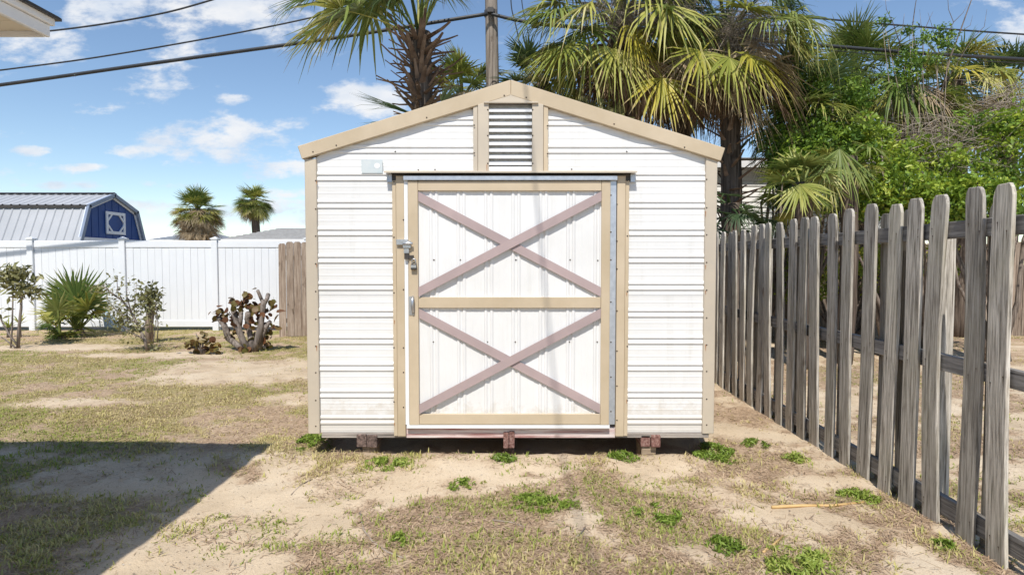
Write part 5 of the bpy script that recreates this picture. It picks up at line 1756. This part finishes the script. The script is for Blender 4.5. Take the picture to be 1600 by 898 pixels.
    for k in range(5):
        f0, f1 = k / 5, (k + 0.9) / 5
        a0, a1 = P(158 + 24 * f0, 478 + 22 * f0, Y + .12), P(158 + 24 * f1, 478 + 22 * f1, Y + .12)
        c0, c1 = P(163 + 22 * f0, 511, Y - 0.15), P(163 + 22 * f1, 511, Y - 0.15)
        th = np.array([0, 0.015, 0])
        part('slat', MB().hexa([c0, c1, c1 + th, c0 + th], [a0, a1, a1 + th, a0 + th]), M['blue_panel'], t)
    # cut back round leaf shrub (several pruned trunks)
    b = gnd(392, 549)
    Y = b.y
    t = thing('cut_shrub', 'cut back shrub with thick bare grey trunks and round red brown leaves', 'shrub', (b.x, b.y, 0), 'round leaf shrubs near the shed')
    K = 210 / 1451.0
    def z3(u, v, y=Y): return P(280 + u * K, 440 + v * K, y)
    for pts, rr in (([(800, 770), (845, 640), (880, 470), (900, 330), (915, 200)], (0.055, 0.052, 0.046, 0.042, 0.040)), ([(905, 230), (880, 170), (848, 95)], (0.026, 0.028, 0.026)), ([(920, 240), (945, 190), (960, 140)], (0.03, 0.03, 0.034)),
                    ([(760, 740), (690, 640), (645, 520), (610, 400), (580, 290)], (0.06, 0.052, 0.048, 0.044, 0.042)), ([(650, 500), (665, 400), (670, 300)], (0.035, 0.034, 0.03)),
                    ([(700, 740), (610, 670), (530, 610), (490, 480), (440, 390)], (0.055, 0.05, 0.05, 0.045, 0.05)), ([(450, 400), (390, 415), (355, 435)], (0.03, 0.02, 0.01)),
                    ([(790, 750), (770, 600), (745, 450), (740, 340)], (0.05, 0.046, 0.044, 0.04)), ([(860, 720), (900, 580), (940, 480), (980, 430)], (0.045, 0.042, 0.036, 0.03))):
        q = [z3(u, v, Y + (0.1 if i else 0) * rnd.uniform(-1, 1)) for i, (u, v) in enumerate(pts)]
        part('trunk', MB().tube(q, list(rr), 9), M['stump_bark'], t)

    def round_leaves(parent, spots, R, per, sd):
        rg = np.random.default_rng(sd)
        for (c, sp) in spots:
            for k in range(per):
                p = np.asarray(c) + rg.normal(0, sp, 3)
                nrm = unit(rg.normal(0, 1, 3) + np.array([0, -0.7, 0.5]))
                u_ = unit(np.cross(nrm, rg.normal(0, 1, 3)))
                v_ = np.cross(nrm, u_)
                n = 9
                rad = R * rg.uniform(0.65, 1.2)
                ring = [p + rad * (math.cos(a) * u_ + math.sin(a) * v_ * 0.9) + nrm * 0.12 * rad * math.cos(2 * a) for a in np.linspace(0, 2 * math.pi, n, endpoint=False)]
                V = np.array([p - nrm * 0.1 * rad] + ring)
                Fc = np.array([(0, 1 + i, 1 + (i + 1) % n) for i in range(n)])
                me = np_mesh('leaf', V, [Fc], M['seagrape'], {'rnd': np.full(n + 1, rg.uniform(0, 1))}, wloc(parent), smooth=True)
                link_part('leaf', me, parent)
    round_leaves(t, [(z3(400, 360), .07), (z3(480, 350), .06), (z3(600, 240), .07), (z3(690, 220), .08), (z3(740, 170), .05), (z3(760, 290), .08), (z3(700, 300), .08), (z3(800, 270), .06), (z3(1000, 230), .05), (z3(910, 335), .05),
                     (z3(830, 420), .06), (z3(540, 450), .06), (z3(600, 560, Y + .1), .08), (z3(730, 740, Y - .1), .06), (z3(700, 480, Y + .1), .08), (z3(960, 580, Y + .1), .09), (z3(960, 650, Y + .1), .09), (z3(1010, 520), .05), (z3(830, 600, Y + .1), .06), (z3(560, 500, Y + .15), .08), (z3(930, 690, Y + .1), .08), (z3(690, 400, Y + .1), .08), (z3(430, 340), .05)], 0.052, 8, 90)
    round_leaves(t, [(z3(1040, 380), .015), (z3(1000, 310), .015), (z3(1090, 320), .015)], 0.085, 1, 91)
    # small dried clump beside it
    b2 = gnd(318, 553)
    t = thing('dried_clump', 'low dried brown round leaf sprout left of the cut back shrub', 'shrub', (b2.x, b2.y, 0), 'round leaf shrubs near the shed')
    mb = MB()
    for u, v in ((180, 555), (140, 660), (260, 600), (340, 610), (380, 690)):
        mb.tube([z3(250, 780, b2.y), z3((250 + u) / 2, (740 + v) / 2, b2.y), z3(u, v, b2.y)], [0.015, 0.012, 0.007], 5)
    part('stems', mb, M['stump_bark'], t)
    round_leaves(t, [(z3(u, v, b2.y), .05) for u, v in ((70, 660), (140, 660), (190, 700), (260, 620), (350, 620), (300, 690), (370, 700), (400, 740), (220, 750), (310, 740), (250, 570))], 0.055, 5, 92)


left_plants()


# ------------------------------------------------------------------ ground cover
def blades(X, Y, L, lean, rn, r, wd=0.004):
    """one bent grass blade per point: quad plus tip"""
    n = len(X)
    z = height(X, Y)
    p = np.stack([X, Y, z - 0.004], 1)
    a = r.uniform(0, 2 * np.pi, n)
    d = np.stack([np.cos(a), np.sin(a), np.zeros(n)], 1)
    s = np.stack([-np.sin(a), np.cos(a), np.zeros(n)], 1) * (wd * r.uniform(0.6, 1.3, n))[:, None]
    h = L * np.cos(lean)
    o = L * np.sin(lean)
    m = p + d * (o * 0.35)[:, None] + UP * (h * 0.62)[:, None]
    e = p + d * o[:, None] + UP * (h * 0.95)[:, None]
    V = np.stack([p - s, p + s, m + s * 0.8, m - s * 0.8, e], 1).reshape(-1, 3)
    i = np.arange(n) * 5
    return V, [np.stack([i, i + 1, i + 2, i + 3], 1), np.stack([i + 3, i + 2, i + 4], 1)], np.repeat(rn, 5)


def under_shed(X, Y):
    return (X > -1.42) & (X < 1.42) & (Y > SHED_Y + 0.05) & (Y < SHED_Y + 3.5)


def build_grass():
    r = np.random.default_rng(101)
    # tuft centres: denser close to the camera
    N = 75000
    u = r.uniform(0, 1, N)
    Yc = 1.9 + 10.6 * u ** 1.35
    half = 0.90 * Yc + 0.3
    Xc = r.uniform(-1, 1, N) * half
    g, l = masks(Xc, Yc)
    keep = (r.uniform(0, 1, N) < g * 0.95 + 0.012 + l * 0.10) & ~under_shed(Xc, Yc)
    Xc, Yc, g = Xc[keep], Yc[keep], g[keep]
    per = 9
    n = len(Xc)
    sp = r.uniform(0.008, 0.05, n)
    X = np.repeat(Xc, per) + r.normal(0, 1, n * per) * np.repeat(sp, per)
    Y = np.repeat(Yc, per) + r.normal(0, 1, n * per) * np.repeat(sp, per)
    fresh = fbm(Xc, Yc, 0.9, 55, 4)
    tone = np.clip(0.55 - 3.2 * (fresh - 0.46) + r.normal(0, 0.22, n), 0, 1)
    tone = np.where(Yc < 4.4, np.clip(tone - 0.12, 0, 1), tone)
    Lm = r.uniform(0.014, 0.038, n) * (1 + 0.3 * (Yc < 4.4))
    rn = np.clip(np.repeat(tone, per) + r.normal(0, 0.15, n * per), 0, 1)
    L = np.repeat(Lm, per) * r.uniform(0.6, 1.3, n * per)
    V, Fc, rr = blades(X, Y, L, r.uniform(0.4, 1.5, n * per), rn, r, 0.0035)
    print('grass tufts', n)
    stuff('lawn_grass', np_mesh('lawn_grass', V, Fc, M['grass'], {'rnd': rr}), 'short patchy green and straw coloured grass on the sandy yard', 'grass')
    # straw and dead fibres lying flat
    N = 420000
    Yc = 1.9 + 9.5 * r.uniform(0, 1, N) ** 1.5
    Xc = r.uniform(-1, 1, N) * (0.90 * Yc + 0.2)
    g, l = masks(Xc, Yc)
    keep = (r.uniform(0, 1, N) < l ** 1.5 * 0.75 + 0.012) & ~under_shed(Xc, Yc)
    X, Y = Xc[keep], Yc[keep]
    n = len(X)
    print('straw', n)
    a = r.uniform(0, 2 * np.pi, n)
    L = r.uniform(0.015, 0.08, n) * r.uniform(0.4, 1.2, n)
    w = r.uniform(0.0009, 0.0026, n)
    z = height(X, Y) + r.uniform(0.001, 0.012, n)
    p = np.stack([X, Y, z], 1)
    d = np.stack([np.cos(a), np.sin(a), r.normal(0, 0.15, n)], 1) * (L / 2)[:, None]
    s = np.stack([-np.sin(a), np.cos(a), np.zeros(n)], 1) * w[:, None]
    V = np.stack([p - d - s, p - d + s, p + d + s * 0.6, p + d - s * 0.6], 1).reshape(-1, 3)
    i = np.arange(n) * 4
    stuff('dead_straw', np_mesh('dead_straw', V, [np.stack([i, i + 1, i + 2, i + 3], 1)], M['straw'], {'rnd': np.repeat(np.clip(r.normal(0.52, 0.33, n), 0, 1), 4)}),
          'brown dead grass litter strewn over the sand', 'straw')


build_grass()


def build_pebbles():
    r = np.random.default_rng(131)
    n = 9000
    Y = 1.9 + 6.5 * r.uniform(0, 1, n) ** 1.6
    X = r.uniform(-1, 1, n) * (0.88 * Y + 0.2)
    k = ~under_shed(X, Y)
    X, Y = X[k], Y[k]
    n = len(X)
    q = r.uniform(0.0015, 0.0042, n) * r.choice([1, 1, 1, 1.9], n)
    c = np.stack([X, Y, height(X, Y) + q * 0.35], 1)
    dirs = np.array([[1, 0, 0], [0, 1, 0], [-1, 0, 0], [0, -1, 0], [0, 0, 0.7]])
    V = c[:, None, :] + dirs[None] * q[:, None, None] * r.uniform(0.6, 1.4, (n, 5, 1))
    i = np.arange(n)[:, None] * 5
    Fc = np.concatenate([i + np.array([[a, (a + 1) % 4, 4]]) for a in range(4)])
    stuff('pebbles', np_mesh('pebbles', V.reshape(-1, 3), [Fc], M['pebble'], {'rnd': np.repeat(r.uniform(0, 1, n), 5)}), 'tiny pale pebbles and shell bits scattered on the sand', 'pebbles')


build_pebbles()


def weed(px, py, wpx, hpx, label, dens=1.0, tall=0.032, mat='weed'):
    c = gnd(px, py)
    k = c.y / F
    rx = 1.2 * wpx / 2 * k
    ry = hpx / 2 * c.y * c.y / (F * CAMZ) * 1.2
    r = np.random.default_rng(px * 7 + py)
    n = int(1900 * dens * max(rx * ry / 0.03, 0.12))
    q = r.normal(0, 0.55, (n, 2))
    q += 0.25 * np.stack([np.sin(q[:, 1] * 3 + px), np.sin(q[:, 0] * 4 + py)], 1)
    a = vnoise(q[:, 0], q[:, 1], 2.3, px)
    q = q[(np.hypot(q[:, 0], q[:, 1]) < 1.1) & (a > 0.38)]
    X, Y = c.x + q[:, 0] * rx, c.y + q[:, 1] * ry
    dome = np.clip(1 - (q ** 2).sum(1), 0, 1)
    z = height(X, Y) + 0.006 + r.uniform(0, 1, len(q)) * tall * (0.25 + dome)
    pts = np.stack([X, Y, z], 1)
    V, Fc = leaf_cloud(pts, 0.03, r, up=0.35, aspect=0.30)
    t = thing('weed_clump', label, 'weed', (c.x, c.y, 0), 'green weeds on the sand')
    me = np_mesh('leaves', V, [Fc], M[mat], {'rnd': np.repeat(np.clip(r.normal(.45, .25, len(pts)), 0, 1), 4)}, t.location)
    link_part('leaves', me, t, kind='stuff')


for args in WEEDS:
    weed(*args)


def stick(label, pts, r0, mat, name='twig', n=6):
    q = []
    for p in pts:
        g_ = gnd(*p)
        q.append((g_.x, g_.y, float(height(g_.x, g_.y)) + r0 * 0.9))
    solo(name, MB().tube(q, [r0 * (1 - 0.35 * i / (len(q) - 1)) for i in range(len(q))], n), M[mat], label, 'twig', q[0], 'sticks lying on the sand')


stick('straight tan cane lying beside the foot of the picket fence', [(1206, 793), (1250, 791), (1300, 788), (1350, 784)], 0.010, 'cane')
stick('short pale stick lying right of the bottom right weeds', [(1192, 868), (1210, 852), (1224, 838)], 0.007, 'cane')
stick('curved brown twig lying on the sand at lower left', [(563, 800), (568, 828), (582, 848), (606, 860), (633, 871)], 0.006, 'twig')
stick('thin grey twig in the litter left of the middle weeds', [(674, 806), (700, 812), (716, 815)], 0.004, 'twig')
stick('thin brown twig across the litter strip below the middle weeds', [(770, 815), (800, 818), (822, 824)], 0.005, 'twig')
stick('forked dry twig on bare sand right of the middle weeds', [(895, 850), (905, 838), (915, 826)], 0.005, 'twig')
stick('thin twig lying between the left sand patch and the shed', [(455, 772), (472, 756), (488, 748)], 0.004, 'twig')
